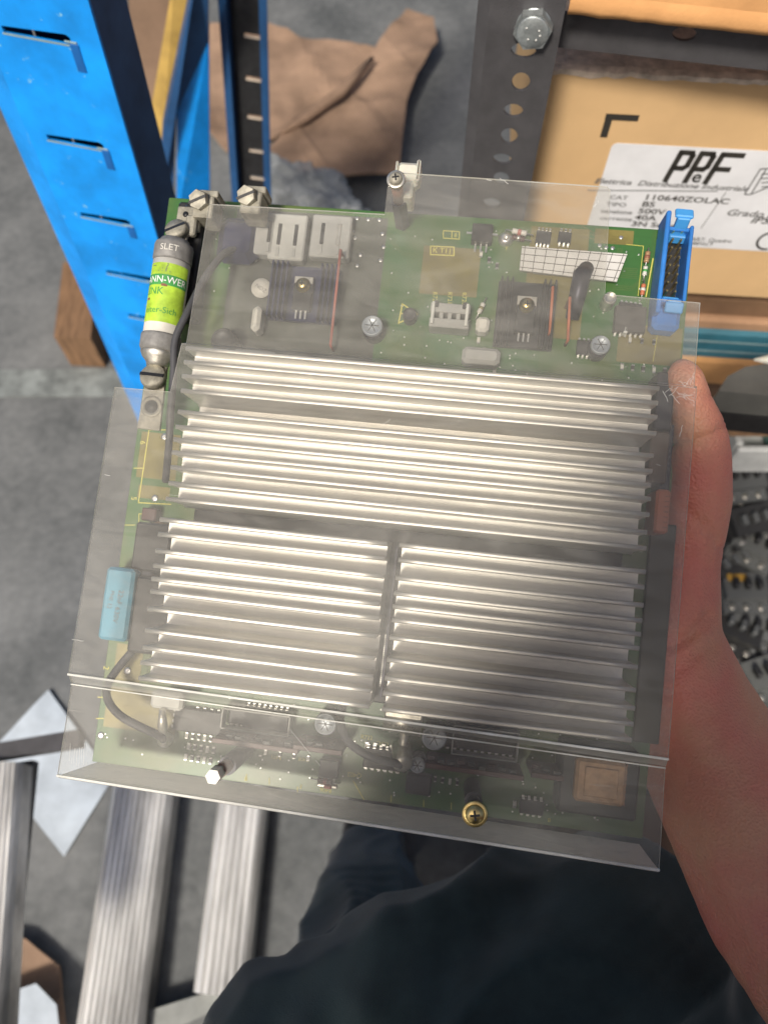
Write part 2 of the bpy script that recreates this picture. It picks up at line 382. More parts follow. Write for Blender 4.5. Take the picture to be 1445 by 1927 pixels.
# finned transistor coolers
def cooler(u, v, zt, w, h, m, spring=GOLD, uu=None):
    c = P(u, v, zt); k = MB()
    k.box((c[0], c[1], -46), (w, h, 3), m, bev=.4)
    n = int(w / 2.6)
    for i in range(n):
        x = c[0] - w / 2 + (i + .5) * w / n
        if abs(x - c[0]) > 7.5: k.box((x, c[1], (zt - 45) / 2), (.9, h, zt + 45), m)
    k.box((c[0], c[1] - h * .1, -42), (10, 15, 4.5), BLACKM, bev=.4)
    k.box((c[0], c[1] + h * .12, -41), (10.4, 9, 1.6), TIN, bev=.2)
    cc = (c[0], c[1] + h * .1, -40)
    k.lathe([(4.1, 0), (4.1, .8), (3.2, .9), (3.0, 2.2), (2.0, 3.0), (.4, 3.3)], spring, c=cc, seg=18)
    k.box((cc[0], cc[1], -36.7), (3.0, .7, .5), BLACKM); k.box((cc[0], cc[1], -36.7), (.7, 3.0, .5), BLACKM)
    for dx in (-2.6, 0, 2.6): k.box((c[0] + dx, c[1] - h * .1 - 9.5, -42), (.9, 4.5, .6), SOLDER)
    return sub(k, 'transistor_cooler')
DEEPBL = mat('blue_black_anodised', (.018, .022, .075), .4, .5, .2, 80)
cooler(568, 545, -38, 38, 31, DEEPBL); cooler(990, 585, -38, 31, 36, BLACKM)
k, c = comp('x', 446, 447, -40, 24, 26, DEEPBL, bev=5); sub(k, 'choke')
# three-legged power transistor by the white grid, and one on the lower edge
k, c = comp('x', 907, 437, -44, 11, 10, BLACKM)
for dx in (-3, 0, 3): k.box((c[0] + dx, c[1] - 7, -48), (1, 5, .8), SOLDER, bev=.2)
k.box((c[0] + 7, c[1] + 1, -48), (3, 1, .6), SOLDER); k.box((c[0] - 7, c[1] + 1, -48), (3, 1, .6), SOLDER); sub(k, 'power_transistor')
k, c = comp('x', 618, 1448, -42, 10, 9, BLACKM)
for dx in (-3, 0, 3): k.box((c[0] + dx, c[1] - 6, -46), (1, 4, .8), SOLDER, bev=.2)
k.box((c[0], c[1] - 9, -45), (11, 2.2, 2.2), TIN, bev=.6); k.box((c[0] + .5, c[1] - 9, -44), (4, 2.4, 2.4), REDW, bev=.6); sub(k, 'power_transistor')
# glass diodes and resistors lying flat
def axial(u, v, z, L, r, m, rot=0., band=None, lead=3.5):
    c = P(u, v, z); d = Vector((math.cos(rot), math.sin(rot), 0)); c = Vector(c); k = MB()
    k.tube([c - d * (L / 2 + lead) + Vector((0, 0, -2)), c - d * (L / 2 + lead), c + d * (L / 2 + lead), c + d * (L / 2 + lead) + Vector((0, 0, -2))], .35, SOLDER, 6)
    k.tube([c - d * L / 2, c - d * L * .46, c - d * L * .3, c + d * L * .3, c + d * L * .46, c + d * L / 2], [r * .6, r, r * .9, r * .9, r, r * .6], m, 10)
    if band: k.tube([c - d * L * .12, c + d * L * .12], r * 1.05, band, 10)
    sub(k, 'axial_resistor' if r > 1.2 else 'glass_diode')
axial(977, 437, -45, 8, 1.6, CERAM, R(-8), REDW); axial(975, 448, -46, 7, 1.5, DBROWN, R(-8), TIN)
axial(1217, 484, -46, 6, 1.5, COPPER, R(85), BROWNR, 2.2); axial(1213, 510, -47, 5, 1.3, CERAM, R(86), GREEN, 2.); axial(1209, 545, -46, 6, 1.3, ORANGE, R(86), CERAM, 2.2)
axial(612, 1470, -45, 8, 1.6, DBROWN, R(-2), REDW); axial(905, 580, -47, 6, 1.4, CERAM, R(70), OLIVE)
# eyelet with solder and small cans
c = P(951, 451, -50); k = MB(); k.lathe([(4.2, 0), (4.2, .6), (2.4, 2.4), (1.4, 2.8), (.4, 1.2)], SOLDER, c=c, seg=16); sub(k, 'solder_post')
for (u, v, r, zt, m_) in [(700, 612, 5.6, -36, DISC), (1130, 648, 5.0, -36, DISC), (612, 1363, 5.6, -33, DISC), (817, 1389, 6.2, -33, DISC), (785, 1441, 3.9, -34, DISC), (1148, 560, 3.4, -38, TIN), (770, 590, 3.6, -41, BLACKM), (420, 640, 7.0, -36, BLACKM)]:
    c = P(u, v, zt); k = MB(); k.lathe([(r, -50 - zt), (r, -.8), (r * .9, 0), (r * .86, 0), (r * .84, -.3), (r * .2, -.3)], m_, c=(c[0], c[1], zt), seg=22)
    if r > 3.5 and m_ is DISC:
        for a in range(3): k.box((c[0], c[1], zt - .1), (r * 1.3, .35, .3), BLACKM, rot=a * math.pi / 3)
        k.tube([(c[0], c[1], -50), (c[0], c[1], zt - 2)], r * 1.04, DARKP, 20)
    sub(k, 'electrolytic_capacitor' if m_ is DISC else 'round_component')
# grey keyed wire header with latches
c = P(846, 592, -38); k = MB()
k.box((c[0], c[1] + 3.6, -44), (21, 5, 12), GREYP, bev=.4); k.box((c[0], c[1] - 4.6, -44), (21, 5, 12), GREYP, bev=.4)
for dx in (-9, 9): k.box((c[0] + dx, c[1], -43), (1.6, 12, 14), PALEP, bev=.3); k.box((c[0] + dx * .85, c[1] + 5, -37), (2.6, 3.4, 1.5), BLACKM, bev=.3)
for dx in (-4.5, 0, 4.5): k.box((c[0] + dx, c[1], -43), (2.2, 4, 8), GREYP, bev=.2)
sub(k, 'pin_header')
# small grey blocks, chips
def chip(u, v, w, h, n, rot=0., zt=-46, m_=BLACKM, leads='y'):
    c = P(u, v, zt); k = MB(); T = Matrix.Translation((c[0], c[1], 0)) @ Matrix.Rotation(rot, 4, 'Z')
    k.box((0, 0, (zt - 49) / 2), (w, h, zt + 49), m_, bev=.35, M=T)
    for i in range(n):
        x = -w / 2 + (i + .5) * w / n
        for s in (-1, 1): k.box((x, s * (h / 2 + .7), -48.6), (w / n * .42, 1.7, .7), SOLDER, M=T); k.box((x, s * (h / 2 + .25), -47.4), (w / n * .42, .5, 2.2), SOLDER, M=T)
    sub(k, 'chip')
chip(1110, 655, 14, 8, 6, 0, -47); chip(1185, 585, 12, 9, 5, R(-4)); chip(1022, 447, 8, 8, 4, R(-3), -48); chip(1062, 447, 7, 7, 3, R(-3), -48)
chip(470, 1350, 22, 9, 8); chip(1000, 1520, 12, 7, 4); chip(905, 1380, 36, 18, 10, 0, -45, BLACKM); chip(720, 1430, 20, 10, 6)
chip(372, 1358, 12, 26, 4, R(90)); chip(500, 1355, 24, 12, 8); chip(1186, 600, 16, 14, 6, 0, -44, mat('dark_grey_resin', (.05, .045, .04), .5))
# rows of small chip resistors with bright ends
def smd_row(u0, v0, u1, v1, n, w=1.7, h=3.6):
    for i in range(n):
        t = i / max(1, n - 1); c = P(u0 + (u1 - u0) * t, v0 + (v1 - v0) * t, -49); k = MB()
        k.box((c[0], c[1], -49.4), (w, h * .6, 1), BLACKM if i % 3 else CERAM)
        for s in (-1, 1): k.box((c[0], c[1] + s * h * .38, -49.35), (w * 1.05, h * .26, 1.2), SOLDER, bev=.2)
        sub(k, 'chip_resistor')
smd_row(690, 1405, 752, 1413, 5, 2.0, 5); smd_row(688, 1436, 748, 1446, 6, 2.0, 5); smd_row(352, 1384, 408, 1392, 6); smd_row(350, 1425, 396, 1432, 5)
smd_row(372, 1336, 412, 1342, 4); smd_row(368, 1352, 414, 1362, 5); smd_row(355, 1404, 402, 1412, 5); smd_row(968, 1514, 995, 1517, 3); smd_row(805, 1464, 860, 1473, 5, 1.4, 3)
smd_row(905, 478, 935, 500, 3); smd_row(1170, 690, 1250, 698, 5); smd_row(900, 640, 930, 700, 4); smd_row(500, 1415, 580, 1427, 4, 1.5, 3.); smd_row(1185, 640, 1230, 644, 3, 1.5, 3)
# white ruled tag over the right hand side
q = [P(982, 463, -42), P(1180, 478, -42), P(1160, 530, -42), P(977, 508, -42)]
k = MB(); k.hexa(q, (0, 0, -1.0), SILVERL)
def lerp(a, b, t): return [a[i] + (b[i] - a[i]) * t for i in range(3)]
def line3(k, a, b, wd, m, dz=.12):
    a = Vector(a); b = Vector(b); d = b - a
    k.box((a + b) / 2 + Vector((0, 0, dz)), (d.length, wd, .1), m, rot=math.atan2(d.y, d.x))
for i in range(10):
    t = .03 + i * .104
    line3(k, lerp(q[0], q[1], t), lerp(q[3], q[2], t), .3, INK)
for j in range(4):
    t = .07 + j * .27
    line3(k, lerp(q[0], q[3], t), lerp(q[1], q[2], t * 1.0), .3, INK, .13)
k.box(((q[0][0] + q[1][0]) / 2, (q[0][1] + q[2][1]) / 2, -46.2), (40, 8, 6), GREYP)
sub(k, 'ruled_white_tag')
# dark rounded clip next to it and its leads
c = P(1094, 535, -34); k = MB()
k.tube([(c[0] - 2, c[1] - 15, -44), (c[0] - 1, c[1] - 4, -38), (c[0], c[1] + 6, -36), (c[0] + 2, c[1] + 10, -38), (c[0] + 2, c[1] + 9, -50)], [3.6, 4.4, 4.8, 4, 3], DARKP, 14)
sub(k, 'wire_clip')
for (u0, v0, u1, v1, m_) in [(641, 470, 622, 650, REDW), (1072, 560, 1068, 640, ORANGE), (1040, 540, 1034, 625, ORANGE)]:
    a = P(u0, v0, -34); b = P(u1, v1, -40); k = MB(); k.tube([(a[0], a[1], -49), a, b, (b[0], b[1], -49)], .8, m_, 8); sub(k, 'wire')
# blue box header with its pin field and two latches
c = P(1262, 506, -40); k = MB(); rt = R(-1.5)
T = Matrix.Translation((c[0], c[1], 0)) @ Matrix.Rotation(rt, 4, 'Z')
w_, h_ = 14., 40.
k.box((0, 0, -48), (w_, h_, 4), BLUECON, bev=.5, M=T)
k.box((-w_ / 2 + 1, 0, -39.5), (2.4, h_ + 14, 17), BLUECON, bev=.6, M=T); k.box((w_ / 2 - .8, 0, -39.5), (1.8, h_, 17), BLUECON, bev=.5, M=T)
k.box((0, h_ / 2 - 1, -41), (w_ - 2, 2, 14), BLUECON, bev=.4, M=T); k.box((0, -h_ / 2 + 1, -41), (w_ - 2, 2, 14), BLUECON, bev=.4, M=T)
k.box((0, -h_ / 2 - 7, -43), (w_, 13, 12), BLUECON, bev=2.2, M=T)
k.box((0, 0, -45.5), (w_ - 4, h_ - 5, 1.2), BLACKM, M=T)
for i in range(8):
    for dx in (-2., 2.2): k.box((dx, -h_ / 2 + 6 + i * 4.6, -40), (.9, .9, 11), GOLD, M=T)
sub(k, 'box_header')
for s in (1, -1):
    k = MB(); T2 = T @ Matrix.Translation((1, s * (h_ / 2 + .2), -35)) @ Matrix.Rotation(R(-22 * s), 4, 'X')
    LB = mat('light_blue_latch', (.06, .30, .66), .35)
    k.box((0, 0, 0), (6.5, 3.4, 14), LB, bev=.5, M=T2); k.box((0, 2.0 * s, 7), (9, 5.5, 2.2), LB, bev=.6, M=T2); k.box((0, -1.4 * s, -6), (8.4, 3, 5), LB, bev=.5, M=T2)
    sub(k, 'header_latch')
# sky blue film capacitor overhanging the left edge
q = [P(199, 1067, -30), P(252, 1068, -30), P(238, 1208, -30), P(179, 1205, -30)]
cx_ = sum(a[0] for a in q) / 4; cy_ = sum(a[1] for a in q) / 4
k = MB(); k.box((cx_ + .5, cy_, -40), (15.5, 38, 20), BLUECAP, bev=1.6)
k.text('22nF 630V', 4.0, Matrix.Translation((cx_ + 1.8, cy_ - 1, -29.9)) @ Matrix.Rotation(R(-94), 4, 'Z'), INKG)
k.text('PHE 12', 3.2, Matrix.Translation((cx_ - 2.6, cy_ + 2, -29.9)) @ Matrix.Rotation(R(-94), 4, 'Z'), INKG)
sub(k, 'film_capacitor')
# black relay bodies behind the fin ends on the left
for (u, v, w, h, zt) in [(285, 1030, 20, 26, -36), (292, 1160, 26, 40, -34), (268, 1110, 9, 30, -38)]:
    k, c = comp('x', u, v, zt, w, h, BLACKM if w > 10 else DARKP, bev=1.2); sub(k, 'relay')
c = P(297, 993, -40); k = MB(); k.lathe([(3.4, -10), (3.4, 0), (2.4, .3), (2.2, -.8), (.8, -.8)], COPPER, c=c, seg=18); sub(k, 'trimmer')
k, c = comp('x', 280, 968, -42, 8, 7, DBROWN, bev=.6); sub(k, 'trimmer')
# right flank parts: brown block, blade of prints, orange resistor
k, c = comp('x', 1250, 755, -30, 9, 30, DARKP, bev=1); sub(k, 'relay')
k, c = comp('x', 1239, 860, -30, 9, 26, mat('dark_brown_resin', (.09, .06, .045), .5), bev=.8); sub(k, 'relay')
k, c = comp('x', 1254, 860, -34, 5, 34, DARKP, bev=.5)
k.text('1 2 3 4 5', 4, Matrix.Translation((c[0], c[1], -33.9)) @ Matrix.Rotation(R(-88), 4, 'Z'), INKG); sub(k, 'pin_strip')
k, c = comp('x', 1246, 962, -30, 7, 22, ORANGE, bev=1.2)
for i in range(7): k.box((c[0] + 1.5, c[1] - 8 + i * 2.6, -29.9), (2.2, .5, .2), BROWNR)
sub(k, 'orange_resistor_block')
k, c = comp('x', 1232, 1190, -47.5, 13, 112, mat('olive_shade', (.055, .05, .032), .5), bev=.6); sub(k, 'shade_strip')  # dark strip beside the fins, the board's shade put into its colour
# vertical daughter boards seen edge on
for (u0, v0, u1, v1) in [(400, 1388, 560, 1420), (555, 1392, 640, 1432), (800, 1438, 985, 1468), (1000, 1455, 1060, 1470)]:
    a = P(u0, v0, -24); b = P(u1, v1, -24); k = MB(); d = Vector(b) - Vector(a)
    mid = (Vector(a) + Vector(b)) / 2
    k.box((mid.x, mid.y, -37), (d.length, 2.4, 26), DBROWN, rot=0, bev=.3)
    for i in range(int(d.length / 5)): k.box((mid.x - d.length / 2 + 2.5 + i * 5, mid.y + 2.0, -34 + (i % 3) * 3), (3.4, 1.8, 4 + (i % 2) * 3), BLACKM if i % 3 else DBROWN, bev=.2)
    sub(k, 'daughter_board')
# copper coloured transformer in its black frame
q0 = P(1130, 1473, -26); k = MB()
k.box((q0[0] + .5, q0[1] - 1.5, -41), (38, 33, 18), BLACKM, bev=1.2)
k.box((q0[0], q0[1], -36), (24, 20.5, 20), COPPER, bev=1.4); k.box((q0[0], q0[1], -25.6), (16, 14, .9), COPPER, bev=.4)
for dy in range(-9, 10, 3): k.box((q0[0] + 12.1, q0[1] + dy, -36), (.5, 1.8, 17), BROWNR, bev=.1)
sub(k, 'transformer')
# round outlines of the relay wells (grey frames) by the lower edge
for (u0, v0, u1, v1) in [(425, 1330, 545, 1383), (855, 1362, 970, 1430)]:
    k = MB(); a = P(u0, v0, -45); b = P(u1, v1, -45)
    cxx, cyy = (a[0] + b[0]) / 2, (a[1] + b[1]) / 2; ww, hh = abs(b[0] - a[0]), abs(b[1] - a[1])
    for (x, y, w, h) in [(cxx, cyy + hh / 2, ww, .8), (cxx, cyy - hh / 2, ww, .8), (cxx - ww / 2, cyy, .8, hh), (cxx + ww / 2, cyy, .8, hh)]: k.box((x, y, -44), (w, h, 8), GREYP, bev=.2)
    sub(k, 'well_frame')
# silver can on the lower edge
c = P(757, 1362, -24); k = MB()
k.tube([(c[0] - 9.5, c[1] + .3, -33), (c[0] + 9.5, c[1] - .6, -33)], 6.4, TIN, 22); k.box((c[0], c[1] + 6, -33), (19, 9, 12.8), TIN, bev=.8)
k.text('4 8000 200', 2.8, Matrix.Translation((c[0], c[1] - 2.0, -26.4)) @ Matrix.Rotation(R(-20), 4, 'X'), INKG)
k.tube([(c[0] + 1, c[1] - 6, -36), (c[0] + 1, c[1] - 14, -38), (c[0] + 1, c[1] - 22, -44)], [2.4, 2.6, 4.], TIN, 12)
sub(k, 'silver_can')
# cables to ring lugs
def cable(pts, r):
    k = MB(); pp = [Vector(P(*p)) for p in pts]; out = []
    for i in range(len(pp) - 1):
        p0, p1, p2, p3 = pp[max(i - 1, 0)], pp[i], pp[i + 1], pp[min(i + 2, len(pp) - 1)]
        for t in (0, .25, .5, .75): out.append(.5 * ((2 * p1) + (-p0 + p2) * t + (2 * p0 - 5 * p1 + 4 * p2 - p3) * t * t + (-p0 + 3 * p1 - 3 * p2 + p3) * t ** 3))
    out.append(pp[-1]); k.tube(out, r, CABLE, 12); return k
sub(cable([(258, 1215, -40), (210, 1275, -36), (202, 1312, -30), (225, 1345, -28), (265, 1368, -28), (300, 1384, -32), (308, 1392, -42)], 2.1), 'cable')
sub(cable([(650, 1318, -40), (640, 1350, -32), (655, 1395, -26), (700, 1425, -25), (752, 1438, -30), (760, 1446, -44)], 2.1), 'cable')
for (u, v, m_) in [(308, 1340, TIN), (758, 1440, TIN)]:
    c = P(u, v, -30); d = P(u + 4, v + 52, -44) if u < 500 else P(u - 2, v + 14, -40); k = MB()
    if u < 500:
        k.tube([(c[0], c[1] + 2, -28), (c[0] + .5, c[1] - 7, -30), (d[0], d[1] + 3, -40), (d[0], d[1], -44)], [1.6, 2.6, 2.2, 4.4], m_, 12)
        k.box((c[0] + 1, c[1] + 6, -32), (17, 9, 6), PALEP, bev=1.5)
    else:
        k.lathe([(5.0, -14), (5.0, -1), (4.2, 0), (2, .8), (.5, 1)], TIN, c=(c[0], c[1], -30), axis=(.2, -.5, 1), seg=18)
        k.lathe([(5.4, -16), (5.4, -15), (3, -14)], OLDTIN, c=(c[0], c[1], -30), seg=18)
    sub(k, 'ring_lug')
k, c = comp('x', 787, 1478, -43, 13, 10, BLACKM, bev=.8); sub(k, 'chip')
# round quality sticker
c = P(491, 541, -45); k = MB(); k.lathe([(5.6, 0), (5.6, .3)], CERAM, c=(c[0], c[1], -46), seg=26); k.text('ZON', 3.2, Matrix.Translation((c[0], c[1], -45.6)) @ Matrix.Rotation(R(150), 4, 'Z'), INKG)
sub(k, 'round_sticker')
# crumb of white plastic, tiny pale block
k, c = comp('x', 1177, 620, -44, 2.2, 3.6, SILKW); sub(k, 'small_white_block')
k, c = comp('x', 908, 609, -40, 7, 8, CERAM, bev=1.5); sub(k, 'ceramic_block')
k, c = comp('x', 905, 668, -38, 20, 9, GREYP, bev=2); sub(k, 'ceramic_block')
k, c = comp('x', 475, 668, -40, 26, 6, PALEP, bev=1.5); sub(k, 'ceramic_block')
k, c = comp('x', 481, 598, -38, 5, 14, CERAM, bev=1.8); sub(k, 'ceramic_block')

# ---- white plastic retaining loop standing on the top edge
c = P(768, 305, -12); k = MB()
k.box((c[0], c[1] - 3.5, -20), (13.2, 12.5, 9), NYLON, bev=2.2); k.box((c[0] + 5.4, c[1] - 3.5, -14.6), (2.0, 12.0, 4.5), NYLON, bev=.9); k.box((c[0] - 5.8, c[1] - 3.8, -15.2), (1.2, 11.0, 2.5), NYLON, bev=.5)
k.box((c[0], c[1] - 12, -24), (7, 9, 16), NYLON, bev=1)
k.build('white_clip', unit)

# ---- terminals and fuse on the left edge
def slot_screw(k, c, r, h, axis, ang, m, hexhead=False):
    ax = Vector(axis).normalized()
    k.lathe([(r, 0), (r, h * .7), (r * .93, h), (.3, h * 1.06)], m, c=c, axis=axis, seg=6 if hexhead else 22, smooth=not hexhead)
    T = Matrix.Translation(c) @ ax.to_track_quat('Z', 'Y').to_matrix().to_4x4() @ Matrix.Rotation(ang, 4, 'Z')
    k.box((0, 0, h * 1.0), (r * 1.9, r * .26, h * .22), BLACKM, M=T)
k = MB()   # black moulded base behind the fuse
a = P(368, 478, -40); k.box((a[0] - 1, a[1] - 6, -41), (12, 62, 17), BLACKM, bev=1.2); k.box((a[0] - 3, a[1] + 22, -44), (20, 14, 11), BLACKM, bev=1.2)
k.build('fuse_base', unit)
for (u, v, hexh) in [(376, 376, True), (466, 368, True)]:
    k = MB(); c = P(u, v, -20)
    k.box((c[0] + 1.5, c[1] - 2.5, -30), (11, 12, 17), OLDTIN, bev=.7)
    k.box((c[0] + 3.5, c[1] + 5, -29), (10.5, 3.6, 14), OLDTIN, bev=.5)
    slot_screw(k, Vector((c[0], c[1], -21)), 5.4, 3.6, (-.1, -.28, 1), R(42), OLDTIN, True)
    if u < 400: k.box((c[0] - 8, c[1] - 7, -29), (13, 13, 3.2), OLDTIN, bev=.5); k.lathe([(1.6, 0), (1.6, .3)], BLACKM, c=(c[0] - 9.5, c[1] - 5, -27.4), seg=12); k.box((c[0] - 5, c[1] - 12, -26), (6, 11, 4), OLDTIN, bev=.9)
    k.build('wire_terminal', unit)
# fuse: lathe along its axis
A = Vector(P(333, 436, -22)); Bq = Vector(P(290, 735, -24)); ax = (Bq - A).normalized(); L = (Bq - A).length
def at(t): return A + ax * (L * t)
k = MB(); sc = L
k.lathe([(8.6, L * .20), (9.6, L * .205), (9.6, L * .655), (8.6, L * .66)], CERAM, c=A, axis=ax, seg=40); fuse = k.build('fuse', unit)
k = MB(); k.lathe([(5, L * .055), (7.4, L * .06), (7.8, L * .075), (9.7, L * .09), (10.1, L * .105), (10.1, L * .19), (9.6, L * .2), (8.4, L * .2)], CAPGR, c=A, axis=ax, seg=40); k.build('end_cap', fuse)
k = MB(); k.lathe([(8.3, L * .655), (10.1, L * .66), (10.4, L * .67), (10.4, L * .74), (9.8, L * .755), (8.9, L * .762)], CAPGR, c=A, axis=ax, seg=40)
k.lathe([(9.0, L * .755), (9.6, L * .77), (8.4, L * .80), (6.0, L * .83), (5.6, L * .85)], TIN, c=A, axis=ax, seg=40); k.build('end_cap', fuse)
sidev = ax.cross(Vector((0, 0, 1))).normalized(); outv = sidev.cross(ax).normalized()
if outv.z < 0: outv = -outv
if sidev.x < 0: sidev = -sidev
RF = 9.6
def onfuse(a, t, lift): return A + ax * t + (sidev * math.sin(a) + outv * math.cos(a)) * (RF + lift)
def wrap(k, t0, t1, a0, a1, m, lift):
    v = []; n = 22
    for i in range(n + 1):
        a = a0 + (a1 - a0) * i / n; v.append(onfuse(a, t0, lift)); v.append(onfuse(a, t1, lift))
    k.add(v, [(2 * i, 2 * i + 1, 2 * i + 3, 2 * i + 2) for i in range(n)], m, True)
k = MB(); wrap(k, L * .238, L * .60, -1.75, 1.5, LIME, .08); wrap(k, L * .31, L * .375, -1.75, 1.5, GREEN, .14)
def ftext(k, s, size, t, a, m, lift=.22, sh=.0):
    cu = (lambda v: onfuse(a + v.x / RF, t - v.y, lift)); k.text(s, size, None, m, bend=cu, shear=sh)
ftext(k, 'MANN-WER', 5.0, L * .343, -.05, SILKW); ftext(k, 'LINK', 5.6, L * .415, -.45, GREEN); ftext(k, 'eiter-Sich', 4.6, L * .53, .1, GREEN)
ftext(k, '. : i .', 4, L * .28, .05, INKG); ftext(k, '~', 5, L * .255, -.6, INKG); ftext(k, '?', 4, L * .26, .2, INKG)
for (t, a, s_) in [(.455, -.75, 1.2), (.368, .12, 1.3), (.372, .2, 1.0)]:
    wrap(k, L * t, L * (t + .012 * s_), a - .12, a + .12, BROWNR, .25)
k.build('label', fuse)
k = MB(); ftext(k, 'SLET', 4.6, L * .145, .15, CERAM, .75); k.build('cap_stamp', fuse)
# strap and screws at both fuse ends
k = MB(); c = at(.02); k.hexa([c + Vector((-5, 5, -2)), c + Vector((5, 5, -2)), at(.07) + Vector((5, 0, -2)), at(.07) + Vector((-5, 0, -2))], (0, 0, -2), OLDTIN)
slot_screw(k, at(-.005) + Vector((0, 0, -1)), 6.0, 3.4, (-.15, .35, 1), R(5), OLDTIN)
k.build('terminal_screw', unit)
k = MB(); c = at(.90); k.hexa([at(.83) + sidev * -5, at(.83) + sidev * 5, at(1.24) + sidev * 6, at(1.24) + sidev * -6], (0, 0, -2.2), OLDTIN)
slot_screw(k, at(.93) + Vector((0, 0, 1)), 6.8, 4.2, (-.05, .30, 1), R(-12), OLDTIN)
e = at(1.10); k.lathe([(3.4, 0), (3.4, .5)], BLACKM, c=(e.x, e.y, -24.2), seg=20); k.lathe([(5.8, 0), (5.8, .8), (3.6, .8), (3.6, 0)], OLDTIN, c=(e.x, e.y, -24.6), seg=24)
k.build('terminal_screw', unit)
# dark insulated wire running beside the fuse
pts = [P(452, 470, -44), P(425, 475, -36), P(388, 520, -22), P(352, 590, -14), P(330, 640, -12), P(327, 700, -12), P(322, 770, -12), P(318, 840, -16), P(312, 905, -30)]
k = MB(); out = []
pv = [Vector(p) for p in pts]
for i in range(len(pv) - 1):
    p0, p1, p2, p3 = pv[max(i - 1, 0)], pv[i], pv[i + 1], pv[min(i + 2, len(pv) - 1)]
    for t in (0, .25, .5, .75): out.append(.5 * ((2 * p1) + (-p0 + p2) * t + (2 * p0 - 5 * p1 + 4 * p2 - p3) * t * t + (-p0 + 3 * p1 - 3 * p2 + p3) * t ** 3))
out.append(pv[-1]); k.tube(out, 1.9, CABLE, 14); k.build('insulated_wire', unit)

# ---- three extruded heatsinks
FY = [80.8, 73.8, 67.0, 59.5, 49.0, 41.6, 35.2, 28.8, 21.5, 13.5, 6.0]
FY2 = [-4.5, -11.5, -19.8, -26.9, -33.1, -39.4, -47.8, -58.0, -66.3, -73.3, -80.5]
def fin_mesh(x0, x1, y, seed):
    """one fin: slightly tapered blade with a rounded tip and a flared root"""
    k = MB(); H = 27.6
    half = [(2.0, -H - .3), (1.4, -H + 1.0), (1.0, -H + 3.2), (.8, -H + 7), (.72, -12), (.66, -2.4), (.95, -1.9), (1.12, -.9), (.95, -.25), (.5, -.02)]
    prof = [(y + d, z) for d, z in half] + [(y - d, z) for d, z in half[::-1]]
    n = len(prof); nx = 10; v = []; rnd = random.Random(seed)
    amp = rnd.uniform(.1, .28); ph = rnd.uniform(0, 6)
    for i in range(nx + 1):
        t = i / nx; x = x0 + (x1 - x0) * t; wob = amp * math.sin(ph + t * 3.1)
        for (yy, zz) in prof:
            kk = (zz + H) / H; v.append((x, yy + wob * kk, zz))
    f = [(i * n + j, i * n + (j + 1) % n, (i + 1) * n + (j + 1) % n, (i + 1) * n + j) for i in range(nx) for j in range(n)]
    f += [tuple(range(n - 1, -1, -1)), tuple(range(nx * n, nx * n + n))]
    k.add(v, f, ALU); 
    for fc in k.bm.faces:
        if len(fc.verts) == 4: fc.smooth = True
    return k
for (x0, x1, ys, yl, yh) in [(-113.7, 113.6, FY, 4.4, 82.2), (-115.6, -4.5, FY2, -82.2, -3.0), (1.4, 114.5, FY2, -82.2, -3.0)]:
    k = MB(); k.box(((x0 + x1) / 2, (yl + yh) / 2, -31.0), (x1 - x0 - 1, yh - yl, 6.2), ALU2, bev=.5)
    for ya, yb in zip(ys[:-1], ys[1:]):      # groove floors: the narrow grooves are shallow, the wide ones deep
        g = ya - yb; dep = 9.0 + max(0, g - 6.3) * 4.6; rr = .8; a_, b_2 = yb + .2, ya - .2
        pr_ = [(a_, -30), (b_2, -30)] + [(b_2 - rr * (1 - math.cos(t * math.pi / 2)) , -dep + rr * (1 - math.sin(t * math.pi / 2)) ) for t in (0, .3, .6, 1)][::1] + [(a_ + rr * (1 - math.cos(t * math.pi / 2)), -dep + rr * (1 - math.sin(t * math.pi / 2))) for t in (1, .6, .3, 0)]
        n_ = len(pr_); v_ = [(x0 + .6, y_, z_) for y_, z_ in pr_] + [(x1 - .6, y_, z_) for y_, z_ in pr_]
        k.add(v_, [tuple(range(n_ - 1, -1, -1)), tuple(range(n_, 2 * n_))] + [(q_, (q_ + 1) % n_, n_ + (q_ + 1) % n_, n_ + q_) for q_ in range(n_)], ALU)
    hs = k.build('heatsink', unit)
    for i, y in enumerate(ys):
        fn = fin_mesh(x0 + random.uniform(-.3, .3), x1 + random.uniform(-.3, .3), y, int(x0 * 7 + i)).build('fin', hs)
# black mounting frame under the heatsinks
k = MB(); k.box((0, 0, -38.5), (222, 168, 8.4), BLACKM, bev=.8)
for x in (-60, 0, 60):
    k.box((x, 0, -45), (18, 150, 6), BLACKM)
k.box((-1.6, -42, -30), (1.2, 76, 8), DARKP)
for i in range(26): k.box((-2.4, -74 + i * 1.0, -25.8), (.5, .5, .5), SOLDER)
k.build('mounting_frame', unit)

